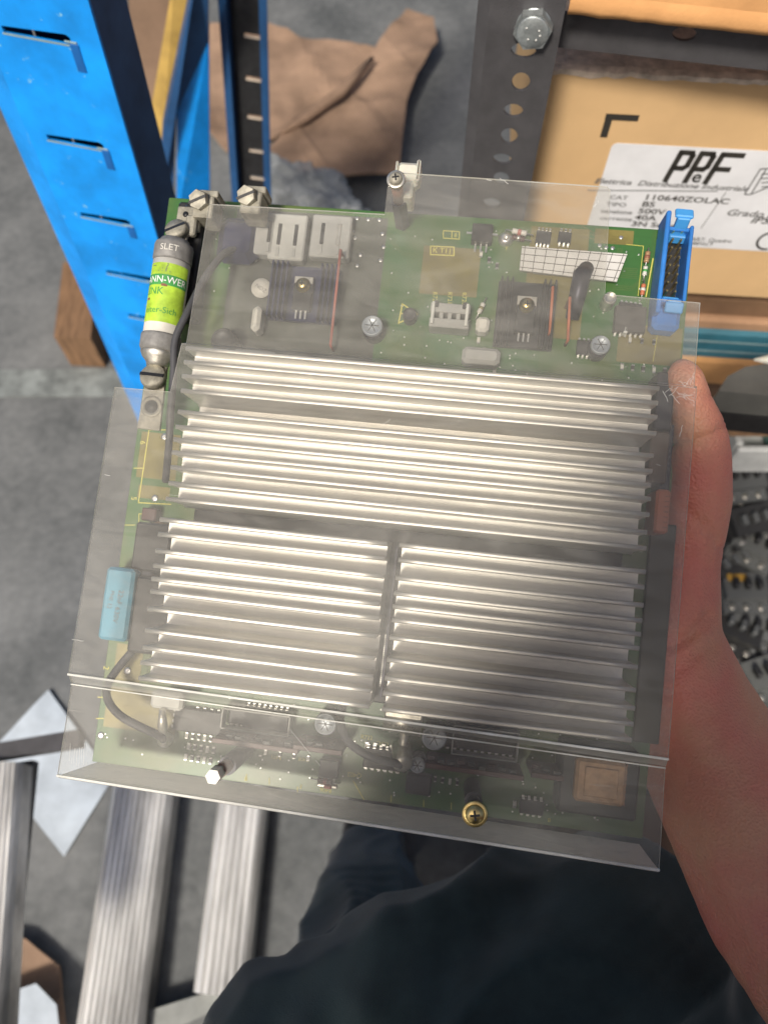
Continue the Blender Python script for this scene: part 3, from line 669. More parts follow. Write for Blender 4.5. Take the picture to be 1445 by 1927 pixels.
# ---- the clear bent cover
def cover():
    bm = bmesh.new()
    zt, zm, zb = -2.2, 2.0, -2.0
    def V(x, y, z): return bm.verts.new((x, y, z))
    # upper flap
    T_ = [V(-114.5, 83.5, zt), V(-112.2, 155.5, zt), V(-23.6, 156.2, zt), V(-23.7, 175.0, zt), V(-21.5, 177.8, zt), V(81.6, 177.0, zt), V(83.3, 175.2, zt), V(85.2, 124.2, zt), V(129, 123.4, zt), V(129.4, 83.5, zt)]
    bm.faces.new(T_)
    u0 = V(-115.2, 82.0, zm); u1 = V(129.4, 82.0, zm)
    bm.faces.new([T_[0], T_[9], u1, u0])
    M0 = V(-117.6, 57.8, zm); M1 = V(-145.8, 57.6, zm); M2 = V(-149, -82.4, zm); M3 = V(130, -85.6, zm)
    bm.faces.new([u0, u1, M3, M2, M1, M0])
    L0 = V(-148.6, -87.6, zb); L1 = V(130.2, -90.4, zb); bm.faces.new([M2, M3, L1, L0])
    L2 = V(-149.4, -131.0, zb); L3 = V(131.2, -134.6, zb); bm.faces.new([L0, L1, L3, L2])
    r1 = V(-149.4, -132.2, zb - 1.2); r2 = V(131.2, -135.8, zb - 1.2); bm.faces.new([L2, L3, r2, r1])
    F0 = V(-144, -132.2, -33); F1 = V(130, -135.2, -33); ff = bm.faces.new([r1, r2, F1, F0])
    for f in bm.faces: f.material_index = 0
    ff.material_index = 2
    def bead(a, b, wd, dz):      # pale strip along a bend, its highlight put into the colour
        for s_ in (0,):
            v = [V(a[0], a[1] + wd, a[2] + dz), V(b[0], b[1] + wd, b[2] + dz), V(b[0], b[1] - wd, b[2] + dz), V(a[0], a[1] - wd, a[2] + dz)]
            bm.faces.new(v).material_index = 1
    bead((-149, -82.6, zm), (130, -85.8, zm), .45, .9); bead((-148.6, -87.8, zb), (130.2, -90.6, zb), .25, .8)
    bead((-149.4, -131.2, zb), (131.2, -134.8, zb), .5, .8)
    bmesh.ops.recalc_face_normals(bm, faces=bm.faces)
    bmesh.ops.translate(bm, verts=bm.verts, vec=(9, -20, 0))
    bmesh.ops.scale(bm, vec=(.001,) * 3, verts=bm.verts)
    me = bpy.data.meshes.new('plastic_cover'); bm.to_mesh(me); bm.free()
    for m in (FILM, FILM_EDGE, FILM_FL): me.materials.append(m)
    o = bpy.data.objects.new('plastic_cover', me); COL.objects.link(o)
    md = o.modifiers.new('s', 'SOLIDIFY'); md.thickness = .0011; md.offset = 0; md.material_offset_rim = 1
    me2 = bpy.data.meshes.new_from_object(o.evaluated_get(bpy.context.evaluated_depsgraph_get()))
    o.modifiers.clear(); o.data = me2; me2.name = 'plastic_cover'
    o.location = (-.009, .020, 0); attach(o, unit)
    return o
cov = cover()
# scratches gouged in the sheet: fine raised burrs
SCR = mat('scratch_burr', (.75, .74, .70), .5)
k = MB(); rs = random.Random(11)
def scr(u0, v0, u1, v1, z=2.7, w=.10, nseg=5, j=2.5):
    pr = None
    for i in range(nseg + 1):
        t = i / nseg; p = Vector(P(u0 + (u1 - u0) * t + rs.uniform(-j, j) * (0 < i < nseg), v0 + (v1 - v0) * t + rs.uniform(-j, j) * (0 < i < nseg), z))
        if pr is not None and rs.random() > .2: k.tube([pr, p], w, SCR, 4, caps=False)
        pr = p
for _ in range(17):
    u = rs.uniform(1250, 1306); v = rs.uniform(716, 760); a = rs.uniform(-.9, .6); l_ = rs.uniform(14, 40); scr(u, v, min(1306, u + l_ * math.cos(a)), v + l_ * math.sin(a), 2.7, .085)
for s_ in [(1243, 728, 1256, 756), (1278, 822, 1284, 800), (1262, 742, 1278, 760), (940, 335, 956, 346), (915, 338, 935, 344), (1118, 365, 1126, 382), (1122, 384, 1116, 390), (186, 890, 208, 895), (136, 1203, 158, 1206), (390, 840, 392, 842)]: scr(*s_, z=-1.4 if s_[1] < 700 else 2.7, w=.11, nseg=4, j=1.2)
scr(545, 1372, 612, 1452, -1.3, .07, 7, .5); scr(720, 800, 735, 788, 2.7, .08, 3, .8); scr(600, 1268, 640, 1290, 2.7, .06, 4, 1); scr(400, 1155, 380, 1170, 2.7, .06, 3, 1)
for _ in range(26):
    u = rs.uniform(230, 1250); v = rs.uniform(740, 1250); a = rs.uniform(0, 6.28); l_ = rs.uniform(6, 26); scr(u, v, u + l_ * math.cos(a), v + l_ * math.sin(a), 2.7, .045, 3, .8)
for i in range(8):
    u = 133 + i * 4.5; scr(u, 1405 + rs.uniform(-8, 8), u - 2, 1440 + rs.uniform(-8, 8), -1.3, .07, 3, 1)
k.build('scratches', cov, kind='stuff')
# ---- screws and standoffs
def cross_screw(u, v, z, r, wr, m, tube_m, L_=46):
    c = P(u, v, z); k = MB()
    k.lathe([(wr, 0), (wr, .9), (wr * .94, 1.1), (r, 1.1)], GOLD if m is GOLD else TIN, c=c, seg=28)
    k.lathe([(r, 1.1), (r, 1.7), (r * .86, 2.5), (r * .55, 3.1), (.3, 3.3)], m, c=c, seg=28)
    for a in (R(12), R(102)): k.box((c[0], c[1], z + 3.05), (r * 1.05, r * .24, .7), BLACKM, rot=a, bev=.1)
    k.build('screw', unit)
    k = MB(); k.tube([(c[0], c[1], z - .9), (c[0], c[1], z - 20)], 2.9, BROWNR if tube_m is None else tube_m, 16)
    k.tube([(c[0], c[1], z - 20), (c[0], c[1], z - L_)], 4.3, DARKP, 6 if tube_m is None else 16, smooth=False)
    k.build('standoff', unit)
cross_screw(745, 339, -1.6, 3.3, 4.6, OLDTIN, None)
cross_screw(893, 1531, -1.4, 4.3, 5.8, GOLD, DARKP)
c = P(408, 1456, -1); k = MB()
k.prism([(c[0] + 3.6 * math.cos(a * math.pi / 3), c[1] + 3.6 * math.sin(a * math.pi / 3)) for a in range(6)], -4, 5, NYLON)
k.build('plastic_stud', unit)
k = MB(); k.tube([(c[0], c[1], -3), (c[0] + .5, c[1], -16)], 3.2, BROWNR, 16); k.tube([(c[0] + .5, c[1], -16), (c[0] + .5, c[1], -49)], 4.6, DARKP, 16); k.build('standoff', unit)

# ================================================================== SKIN SURFACES
def blobs_to_mesh(name, chains, voxel, m, smooth_it=6, disp=None, parent=None):
    """grow ONE continuous surface around chains of (point, radius)"""
    bm = bmesh.new()
    for ch in chains:
        for (p0, r0), (p1, r1) in zip(ch[:-1], ch[1:]):
            p0 = Vector(p0); p1 = Vector(p1); d = (p1 - p0).length; n = max(1, int(d / (min(r0, r1) * .28)))
            for i in range(n + 1):
                t = i / n; bmesh.ops.create_icosphere(bm, subdivisions=2, radius=r0 + (r1 - r0) * t, matrix=Matrix.Translation(p0.lerp(p1, t)))
    me = bpy.data.meshes.new(name); bm.to_mesh(me); bm.free()
    o = bpy.data.objects.new(name, me); COL.objects.link(o)
    md = o.modifiers.new('r', 'REMESH'); md.mode = 'VOXEL'; md.voxel_size = voxel
    sm = o.modifiers.new('s', 'SMOOTH'); sm.iterations = smooth_it; sm.factor = .6
    me2 = bpy.data.meshes.new_from_object(o.evaluated_get(bpy.context.evaluated_depsgraph_get()))
    o.modifiers.clear(); o.data = me2; me2.materials.clear(); me2.materials.append(m)
    if disp:
        nv = len(me2.vertices); co = np.empty(nv * 3); me2.vertices.foreach_get('co', co); co = co.reshape(-1, 3)
        no = np.empty(nv * 3); me2.vertices.foreach_get('normal', no); no = no.reshape(-1, 3)
        co = disp(co, no); me2.vertices.foreach_set('co', co.ravel()); me2.update()
    me2.polygons.foreach_set('use_smooth', [True] * len(me2.polygons))
    if parent: o.parent = parent
    return o

def skin_mat():
    m = bpy.data.materials.new('skin'); m.use_nodes = True; n = m.node_tree.nodes; l = m.node_tree.links; b = n['Principled BSDF']
    tc = n.new('ShaderNodeTexCoord'); nz = n.new('ShaderNodeTexNoise'); nz.inputs['Scale'].default_value = 24; nz.inputs['Detail'].default_value = 4
    l.new(tc.outputs['Object'], nz.inputs[0])
    cr = n.new('ShaderNodeValToRGB'); e = cr.color_ramp.elements
    e[0].position = .35; e[0].color = (.64, .32, .20, 1); e[1].position = .65; e[1].color = (.66, .22, .165, 1)
    l.new(nz.outputs[0], cr.inputs[0]); l.new(cr.outputs[0], b.inputs['Base Color'])
    b.inputs['Roughness'].default_value = .48; b.inputs['Subsurface Weight'].default_value = .25
    b.inputs['Subsurface Radius'].default_value = (.008, .003, .0015); b.inputs['Subsurface Scale'].default_value = 1
    v = n.new('ShaderNodeTexVoronoi'); v.inputs['Scale'].default_value = 700; l.new(tc.outputs['Object'], v.inputs[0])
    v2 = n.new('ShaderNodeTexNoise'); v2.inputs['Scale'].default_value = 260; v2.inputs['Detail'].default_value = 4; l.new(tc.outputs['Object'], v2.inputs[0])
    ad = n.new('ShaderNodeMath'); ad.operation = 'ADD'; l.new(v.outputs['Distance'], ad.inputs[0]); l.new(v2.outputs[0], ad.inputs[1])
    bp = n.new('ShaderNodeBump'); bp.inputs['Strength'].default_value = .55; bp.inputs['Distance'].default_value = .0008
    l.new(ad.outputs[0], bp.inputs['Height']); l.new(bp.outputs[0], b.inputs['Normal'])
    return m
SKIN = skin_mat()
def HP(u, v, z, rpx): p = UW(P(u, v, z)); return (p, rpx * (.357 - z * .001) / F_PX)
wrist = HP(1262, 1200, -82, 88)
hand = [
    [HP(1284, 704, -31, 31), HP(1288, 718, -32, 38), HP(1302, 765, -38, 40), HP(1316, 815, -46, 50), HP(1314, 862, -54, 59), HP(1308, 940, -64, 66), HP(1300, 985, -68, 66), HP(1284, 1060, -74, 66), wrist],
    [HP(1308, 900, -66, 60), HP(1230, 860, -84, 46), HP(1185, 850, -86, 40)],
    [HP(1290, 1010, -76, 62), HP(1200, 960, -92, 56), HP(1120, 900, -90, 42)],
    [wrist, HP(1190, 1080, -92, 62), HP(1090, 1000, -92, 48), HP(1050, 950, -90, 40)],
    [HP(1230, 1100, -88, 66), HP(1180, 1000, -92, 58), HP(1130, 930, -90, 50)],
    # four fingers lying along the underside of the board
    [HP(1185, 850, -86, 36), HP(1105, 770, -82, 33), HP(1040, 715, -72, 30), HP(1000, 690, -64, 27)],
    [HP(1120, 900, -90, 36), HP(1020, 815, -86, 34), HP(940, 755, -74, 31), HP(895, 728, -65, 27)],
    [HP(1060, 945, -90, 35), HP(960, 870, -86, 32), HP(885, 815, -74, 29), HP(845, 790, -65, 26)],
    [HP(1045, 1000, -90, 32), HP(950, 940, -86, 29), HP(890, 905, -75, 26), HP(858, 890, -66, 23)],
    [wrist, HP(1300, 1330, -84, 112), HP(1352, 1450, -80, 134), HP(1490, 1700, -55, 160), HP(1700, 2000, -10, 170)],
]
elbow = HP(1760, 2080, 0, 175)
shoulder = (Vector((.21, -.33, 1.20)), .062)
chest = [(Vector((.03, -.34, 1.16)), .13), (Vector((.04, -.38, .95)), .145), (Vector((.05, -.42, .72)), .15), (Vector((.05, -.44, .52)), .15)]
body = hand + [
    [hand[-1][-1], elbow, shoulder, chest[0]], chest,
    [(Vector((-.14, -.32, 1.20)), .062), chest[0]],
    [(Vector((-.14, -.32, 1.20)), .06), (Vector((-.19, -.27, .98)), .045), (Vector((-.06, -.15, 1.13)), .034), (Vector((.02, -.095, 1.21)), .028), (Vector((.035, -.075, 1.24)), .036)],
    [chest[0], (Vector((0.035, -.32, 1.29)), .06), (Vector((0.030, -.28, 1.385)), .084), (Vector((0.030, -.28, 1.435)), .088)],
    [(Vector((0.030, -.225, 1.345)), .048), (Vector((0.030, -.22, 1.37)), .053)], [(Vector((0.030, -.178, 1.375)), .011), (Vector((0.030, -.173, 1.365)), .013)],
    [(Vector((-0.060, -.29, 1.38)), .016), (Vector((-0.060, -.29, 1.395)), .014)], [(Vector((0.120, -.29, 1.38)), .016), (Vector((0.120, -.29, 1.395)), .014)],
] + [[(Vector((.035, -.075, 1.24)), .02), (Vector((.055 + i * .004, -.055, 1.215 + i * .017)), .009), (Vector((.045 + i * .004, -.030, 1.215 + i * .017)), .008)] for i in range(4)] + [
    [(Vector((.03, -.07, 1.26)), .016), (Vector((.0, -.055, 1.28)), .010), (Vector((-.015, -.04, 1.285)), .009)]]

def crease_lines():
    L_ = []   # folds of the skin, as polylines over the hand
    for pts, z, dep, wd in [([(1250, 838), (1300, 833), (1345, 818), (1362, 800)], -48, 2.6, 1.8), ([(1210, 1222), (1262, 1218), (1300, 1195), (1335, 1160)], -60, 3.4, 2.6),
                            ([(1290, 960), (1318, 985), (1345, 1010), (1356, 1035)], -50, 1.6, 2.0), ([(1215, 1280), (1280, 1258), (1340, 1215)], -60, 1.8, 2.0), ([(1210, 1250), (1260, 1247), (1310, 1228)], -60, 1.8, 1.8),
                            ([(1296, 735), (1322, 745), (1340, 742)], -35, 1.0, 1.3)]:
        for a, b in zip(pts[:-1], pts[1:]):
            for t in np.linspace(0, 1, 8): L_.append((np.array(UW(P(a[0] + (b[0] - a[0]) * t, a[1] + (b[1] - a[1]) * t, z))), dep * .001, wd * .001))
    return L_
CR = crease_lines()
def skin_disp(co, no):
    out = co.copy(); d = np.zeros(len(co)); cp = np.array(CAM_P)
    near = np.where((co[:, 0] > .05) & (co[:, 2] < 1.1) & (co[:, 1] > -.1))[0]
    c2 = co[near]
    rel = c2 - cp; dist = np.linalg.norm(rel, axis=1)
    for (p, dep, wd) in CR:
        r = p - cp; r = r / np.linalg.norm(r)
        perp = np.linalg.norm(rel - (rel @ r)[:, None] * r, axis=1)
        g = dep * np.exp(-(perp / wd) ** 2); d[near] = np.maximum(d[near], np.where(no[near] @ (-r) > -.1, g, 0))
    return out - no * d[:, None]

person = empty('person', 'person in dark trousers holding the finned module in a bare right hand', 'person', Matrix.Translation((.05, -.3, 0)))
def under(o, par):
    o.parent = par; o.matrix_parent_inverse = Matrix(); o.location = Vector(o.location) - par.matrix_world.translation
bpy.context.view_layer.update()
b_ = blobs_to_mesh('body', body, .0026, SKIN, 7, skin_disp); under(b_, person)
# clothing
def cloth_mat(name, col, rough=.85):
    m = mat(name, col, rough, 0, .18, 18, .35, 1400, spec=.25); m.node_tree.nodes['Principled BSDF'].inputs['Sheen Weight'].default_value = .25; return m
TROU = cloth_mat('dark_teal_cloth', (.024, .044, .048)); SHIRT = cloth_mat('dark_shirt_cloth', (.028, .03, .034)); SHOE = cloth_mat('black_shoe', (.008, .008, .009), .6)
def folds(co, no, amp=.0062):
    c = co; s = .65 * c[:, 0] + .75 * c[:, 1] - .3 * c[:, 2]; q = -.75 * c[:, 0] + .65 * c[:, 1]
    n1 = np.array([noise.noise(Vector((a * 7, b * 7, d * 5))) for a, b, d in c])
    n2 = np.array([noise.noise(Vector((a * 5 + 9, b * 5, d * 5))) for a, b, d in c])
    q = -.52 * c[:, 0] + .85 * c[:, 1] + .25 * c[:, 2]
    w1 = 1 - np.abs(np.sin(q * 46 + n1 * 4.5 + s * 2)) * 1.6
    w2 = 1 - np.abs(np.sin(q * 88 + n2 * 7 + s * 9 + 1.)) * 1.5
    return co + no * (amp * (1.6 * w1 * (.55 + n2) + .8 * w2 * (.4 + n1)) + amp * 1.2 * n1)[:, None]
hipR, hipL = Vector((.12, -.42, .50)), Vector((-.03, -.42, .50))
kneeR = W(1120, 1860, .50); kneeL = Vector((.00, -.16, .52))
tr = blobs_to_mesh('trousers', [
    [(Vector((.05, -.43, .50)), .17), (Vector((.05, -.42, .62)), .155)],
    [(hipR, .15), (Vector((.10, -.26, .60)), .13), (kneeR, .10)], [(kneeR, .10), (W(1280, 1990, .52), .095), (Vector((.20, -.05, .42)), .085), (Vector((.19, .0, .12)), .07)],
    [(kneeR, .10), (W(960, 1915, .50), .096), (W(800, 1975, .50), .098), (W(610, 2060, .50), .092), (W(560, 2170, .50), .09), (Vector((-.03, -.30, .58)), .12), (hipL, .14)],
    [(hipL, .14), (kneeL, .085)], [(kneeL, .085), (Vector((-.015, -.04, .33)), .07), (Vector((-.02, .02, .10)), .06)],
], .0045, TROU, 8, folds); under(tr, person)
sh = blobs_to_mesh('shirt', [[(a + Vector((0, -.01, 0)), r + .016) for a, r in chest], [(shoulder[0], .078), (shoulder[0].lerp(elbow[0], .42), .064)], [(Vector((-.14, -.32, 1.20)), .076), (Vector((-.17, -.29, 1.06)), .062)], [(Vector((.21, -.34, 1.2)), .08), (Vector((.03, -.36, 1.18)), .13), (Vector((-.13, -.33, 1.2)), .078)]], .008, SHIRT, 4, lambda c, n: folds(c, n, .006)); under(sh, person)
hair = blobs_to_mesh('hair', [[(Vector((.03, -.295, 1.445)), .094), (Vector((.03, -.315, 1.395)), .090)]], .006, mat('dark_hair', (.02, .014, .01), .6), 3, lambda c, n: folds(c, n, .003)); under(hair, person)
for sx, p in ((1, Vector((.19, .05, .0))), (-1, Vector((-.02, .05, .0)))):
    s_ = blobs_to_mesh('shoe', [[(p + Vector((0, -.09, .05)), .045), (p + Vector((0, .0, .045)), .045), (p + Vector((-.005 * sx, .12, .035)), .042), (p + Vector((-.005 * sx, .155, .032)), .034)]], .006, SHOE, 4); under(s_, person)
# the stool the person sits on
k = MB(1); k.lathe([(.16, .30), (.17, .31), (.17, .335), (.16, .345)], BLACKM, c=(.05, -.43, 0), seg=32)
st = k.build('stool', None, label='low round black stool the person sits on', category='stool')
for a in range(4):
    k = MB(1); k.tube([(.05 + .13 * math.cos(a * 1.571 + .8), -.43 + .13 * math.sin(a * 1.571 + .8), .0), (.05 + .09 * math.cos(a * 1.571 + .8), -.43 + .09 * math.sin(a * 1.571 + .8), .30)], .012, TIN, 10)
    o = k.build('leg', None); o.parent = st; o.location = o.location - st.location

# ================================================================== WORKSHOP AROUND
def floor_mat():
    m = bpy.data.materials.new('stained_concrete'); m.use_nodes = True; n = m.node_tree.nodes; l = m.node_tree.links; b = n['Principled BSDF']
    tc = n.new('ShaderNodeTexCoord'); a = n.new('ShaderNodeTexNoise'); a.inputs['Scale'].default_value = 4; a.inputs['Detail'].default_value = 9; a.inputs['Roughness'].default_value = .62
    c = n.new('ShaderNodeTexNoise'); c.inputs['Scale'].default_value = 60; c.inputs['Detail'].default_value = 6
    l.new(tc.outputs['Object'], a.inputs[0]); l.new(tc.outputs['Object'], c.inputs[0])
    r = n.new('ShaderNodeValToRGB'); e = r.color_ramp.elements; e[0].position = .35; e[0].color = (.07, .076, .078, 1); e[1].position = .68; e[1].color = (.20, .207, .207, 1)
    mx = n.new('ShaderNodeMix'); mx.data_type = 'FLOAT'; mx.inputs[0].default_value = .25; l.new(a.outputs[0], mx.inputs[2]); l.new(c.outputs[0], mx.inputs[3])
    l.new(mx.outputs[0], r.inputs[0]); l.new(r.outputs[0], b.inputs['Base Color']); b.inputs['Roughness'].default_value = .7
    bp = n.new('ShaderNodeBump'); bp.inputs['Strength'].default_value = .3; bp.inputs['Distance'].default_value = .003; l.new(c.outputs[0], bp.inputs['Height']); l.new(bp.outputs[0], b.inputs['Normal'])
    return m
k = MB(1); k.box((0, 0, -.05), (60, 60, .1), floor_mat()); k.build('floor', None, kind='structure')

BLUEP = mat('blue_rack_paint', (.003, .29, .86), .42, 0, .16, 14, .06, 300)
def blue_worn():
    m = BLUEP; n = m.node_tree.nodes; l = m.node_tree.links; b = n['Principled BSDF']
    tc = n.new('ShaderNodeTexCoord'); mp = n.new('ShaderNodeMapping'); mp.inputs['Scale'].default_value = (30, 30, 9); l.new(tc.outputs['Object'], mp.inputs[0])
    z = n.new('ShaderNodeTexNoise'); z.inputs['Scale'].default_value = 2.4; z.inputs['Detail'].default_value = 9; z.inputs['Roughness'].default_value = .72; l.new(mp.outputs[0], z.inputs[0])
    r = n.new('ShaderNodeValToRGB'); r.color_ramp.elements[0].position = .635; r.color_ramp.elements[1].position = .66; l.new(z.outputs[0], r.inputs[0])
    old = b.inputs['Base Color'].links[0].from_socket
    mx = n.new('ShaderNodeMix'); mx.data_type = 'RGBA'; mx.inputs['B'].default_value = (.22, .50, .62, 1); l.new(r.outputs[0], mx.inputs[0]); l.new(old, mx.inputs['A']); l.new(mx.outputs['Result'], b.inputs['Base Color'])
blue_worn()
MIDB = mat('slot_shadow_blue', (.004, .11, .38), .5); CUT = mat('worn_cut_edge', (.22, .33, .36), .6); DBLUE = mat('navy_and_side_shade_blue', (.016, .075, .20), .45, 0, .15, 20)
CARD = mat('cardboard', (.60, .40, .205), .8, 0, .06, 9, .15, 500, spec=.2)
CARDD = mat('cardboard_brown', (.29, .195, .135), .9, 0, .16, 8, .2, 300, spec=.2)
CARDO = mat('cardboard_orange', (.64, .34, .14), .8, 0, .12, 14, .2, 500, spec=.2)
CARDI = mat('torn_core_and_lit_card', (.62, .52, .42), .9, 0, .2, 90, .5, 300)
STEELB = mat('dark_painted_steel', (.075, .073, .077), .5, .2, .12, 40, .3, 900)
YELP = mat('yellow_board', (.50, .33, .09), .55, 0, .15, 20)
ZINC = mat('zinc_bolt', (.50, .54, .54), .38, .8, .15, 160, .2, 600)

# ---- left blue rack upright with slots
def frame_from(p_bot, p_top, xdir):
    z = (p_top - p_bot).normalized(); x = (xdir - z * xdir.dot(z)).normalized(); y = z.cross(x)
    M = Matrix((x, y, z)).transposed().to_4x4(); M.translation = p_bot; return M
rackL = frame_from(Vector((-.292, .557, 0)), Vector((-.2187, .596, 1.9)), Vector((.974, -.226, 0)))
up = empty('rack_upright', 'bright blue slotted rack upright at the left with chipped paint', 'rack upright', rackL)
RI = rackL.inverted(); wd = .0955
def on_face(u, v):      # where a mark of the front face sits
    o = RI @ CAM_P; d = RI.to_3x3() @ ray(u, v); kx = -o.y / d.y; q = o + d * kx; return q.x, q.z
slots = []; shadow_bars = []
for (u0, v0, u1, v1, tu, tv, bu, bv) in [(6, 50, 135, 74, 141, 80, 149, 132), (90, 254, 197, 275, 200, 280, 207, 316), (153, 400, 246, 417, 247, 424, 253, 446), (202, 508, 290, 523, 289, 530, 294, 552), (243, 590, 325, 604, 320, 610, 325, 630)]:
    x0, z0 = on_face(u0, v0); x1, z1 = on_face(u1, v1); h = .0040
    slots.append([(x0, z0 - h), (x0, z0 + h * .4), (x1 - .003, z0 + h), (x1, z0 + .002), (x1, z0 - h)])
    a, b = on_face(tu, tv); c, d = on_face(bu, bv); shadow_bars.append((a, b, d))
outl = [(-wd / 2, -.0), (wd / 2, 0), (wd / 2, 1.9), (-wd / 2, 1.9)]
MF = Matrix.Rotation(R(90), 4, 'X')
plate('front_face', outl, slots, .003, MF, BLUEP, up)
k = MB(1); k.box((wd / 2 - .0015, .0265, .95), (.003, .050, 1.9), DBLUE); k.build('side_face', None).parent = up  # right side in darker blue than the front, its shade painted in
k = MB(1); k.hexa([(-wd / 2, -.0005, 0), (-wd / 2, -.0005, 1.9), (-wd / 2 - .028, .012, 1.9), (-wd / 2 - .028, .012, 0)], (.0015, .0025, 0), BLUEP); k.build('folded_lip', None).parent = up
k = MB(1); k.box((-wd / 2 + .0015, .0275, .95), (.003, .046, 1.9), BLUEP); k.build('side_face', None).parent = up
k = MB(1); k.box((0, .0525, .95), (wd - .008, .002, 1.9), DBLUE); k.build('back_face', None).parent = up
for (sl_, (a, b, d)) in zip(slots, shadow_bars):
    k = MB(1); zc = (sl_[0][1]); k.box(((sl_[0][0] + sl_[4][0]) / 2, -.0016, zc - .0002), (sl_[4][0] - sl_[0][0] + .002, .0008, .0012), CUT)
    k.box((a, -.0018, (b + d) / 2), (.0075, .0010, abs(b - d)), MIDB, bev=.0004)  # raised darker bar under each slot, a shadow put into the colour
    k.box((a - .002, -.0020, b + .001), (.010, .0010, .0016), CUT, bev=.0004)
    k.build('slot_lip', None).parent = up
# ---- second upright further back
p0, p1 = W(478, 560, 1.45), W(447, -150, .93)
M2 = frame_from(Vector(WZ(486, 640)), p1 + (p1 - p0).normalized() * .4, Vector((1, -.1, 0)))
up2 = empty('rack_upright', 'dark navy slotted rack upright standing behind the yellow board', 'rack upright', M2)
hl = (M2.inverted() @ (p1 + (p1 - p0).normalized() * .4)).z
sl2 = []; M2I = M2.inverted()
for (u, v) in [(452, 62), (462, 144), (465, 216), (468, 279), (470, 330)]:
    o = M2I @ CAM_P; d = M2I.to_3x3() @ ray(u, v); q = o + d * (-(o.y - .02) / d.y); sl2.append((q.x, q.z))
plate('web_face', [(-.022, 0), (.022, 0), (.022, hl), (-.022, hl)], [[(-.004, z - .0015), (.019, z - .0015), (.019, z + .0015), (-.004, z + .0015)] for x, z in sl2], .002, Matrix.Translation((0, .02, 0)) @ MF, BLACKM, up2)
for s in (-1, 1):
    k = MB(1); k.box((s * .0275, .0, hl / 2), (.011, .003, hl), DBLUE); k.box((s * .0225, .012, hl / 2), (.0015, .022, hl), DBLUE); k.build('flange', None).parent = up2
for x, z in sl2:
    k = MB(1); k.box((.0075, .0178, z - .002), (.023, .002, .0022), CARDI); k.build('slot_lip', None).parent = up2
# ---- blue diagonal brace between the two
k = MB(1); k.hexa([W(393, 80, 1.02), W(395, 420, 1.34), W(333, 420, 1.30), W(333, 195, 1.10)], (.0, .03, .01), BLUEP)
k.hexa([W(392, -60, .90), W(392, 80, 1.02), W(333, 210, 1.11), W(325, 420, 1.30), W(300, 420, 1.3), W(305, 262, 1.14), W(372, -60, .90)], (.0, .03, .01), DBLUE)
k.build('rack_brace', None, label='blue diagonal brace plate between the two blue uprights', category='rack brace')
# ---- yellow board and brown boards leaning there
k = MB(1); k.hexa([W(330, -60, .95), W(392, -60, .95), W(307, 265, 1.20), W(283, 215, 1.17)], (.01, .02, .0), YELP)
k.build('yellow_board', None, label='narrow yellow board leaning behind the bright blue upright', category='board')
k = MB(1); k.hexa([W(240, -60, 1.05), W(328, -60, 1.05), W(300, 330, 1.38), W(258, 330, 1.38)], (.01, .02, .0), CARDD)
k.build('brown_board', None, label='brown board leaning between the bright blue upright and the yellow board', category='board')
k = MB(1); k.hexa([W(232, -50, 1.10), W(262, -50, 1.10), W(252, 50, 1.25), W(248, 60, 1.25)], (.01, .02, .0), PALEP)
k.build('pale_strip', None, label='thin pale strip behind the top of the bright blue upright', category='strip')

# ---- things on the floor at the top
def sheet(name, pts, z, m, label, cat, thick=.005, lift=None, seed=1, sub=9):
    """a lying sheet with soft warps: outline in the photo's frame, on height z"""
    bm = bmesh.new(); vs_ = [bm.verts.new(WZ(u, v, z)) for u, v in pts]; bm.faces.new(vs_)
    bmesh.ops.triangulate(bm, faces=bm.faces)
    bmesh.ops.subdivide_edges(bm, edges=bm.edges, cuts=sub, use_grid_fill=True)
    for v in bm.verts: v.co.z += (lift or .012) * (1 + noise.noise(v.co * 5 + Vector((seed, 0, 0))) + .4 * noise.noise(v.co * 17 + Vector((seed, 3, 0))))
    if lift and lift >= .012:      # crisp creases where the card has been folded
        for v in bm.verts: v.co.z += .010 * (1 - abs(math.sin(v.co.x * 17 + v.co.y * 9 + seed)) ** .5) + .006 * (1 - abs(math.sin(v.co.x * 8 - v.co.y * 23 + seed * 2)) ** .5)
    bmesh.ops.recalc_face_normals(bm, faces=bm.faces)
    me = bpy.data.meshes.new(name); bm.to_mesh(me); bm.free(); o = bpy.data.objects.new(name, me); COL.objects.link(o)
    md = o.modifiers.new('s', 'SOLIDIFY'); md.thickness = thick; md.offset = 1
    me2 = bpy.data.meshes.new_from_object(o.evaluated_get(bpy.context.evaluated_depsgraph_get())); o.modifiers.clear(); o.data = me2
    me2.materials.clear(); me2.materials.append(m)
    for p in me2.polygons: p.use_smooth = False
    o['label'] = label; o['category'] = cat
    return o
sheet('cardboard_sheet', [(380, 60), (505, 55), (565, 80), (660, 90), (720, 110), (700, 170), (600, 215), (520, 270), (430, 300), (390, 250)], .0, CARDD, 'crumpled brown cardboard with a torn wavy upper edge behind the navy upright', 'cardboard', lift=.014, seed=2)
sheet('cardboard_sheet', [(505, 290), (560, 235), (640, 180), (700, 110), (765, 30), (815, 50), (822, 95), (785, 155), (765, 200), (750, 335), (640, 345), (560, 330)], .04, CARDD, 'folded brown cardboard with a raised rounded corner left of the perforated upright', 'cardboard', lift=.016, seed=5)
k = MB(1); k.tube([WZ(700, 110, .08), WZ(640, 175, .09), WZ(570, 225, .08), WZ(530, 250, .06)], [.006, .013, .011, .004], CARDD, 10); k.build('cardboard_roll', None, label='rolled brown cardboard fold lying across the crumpled cardboard', category='cardboard')
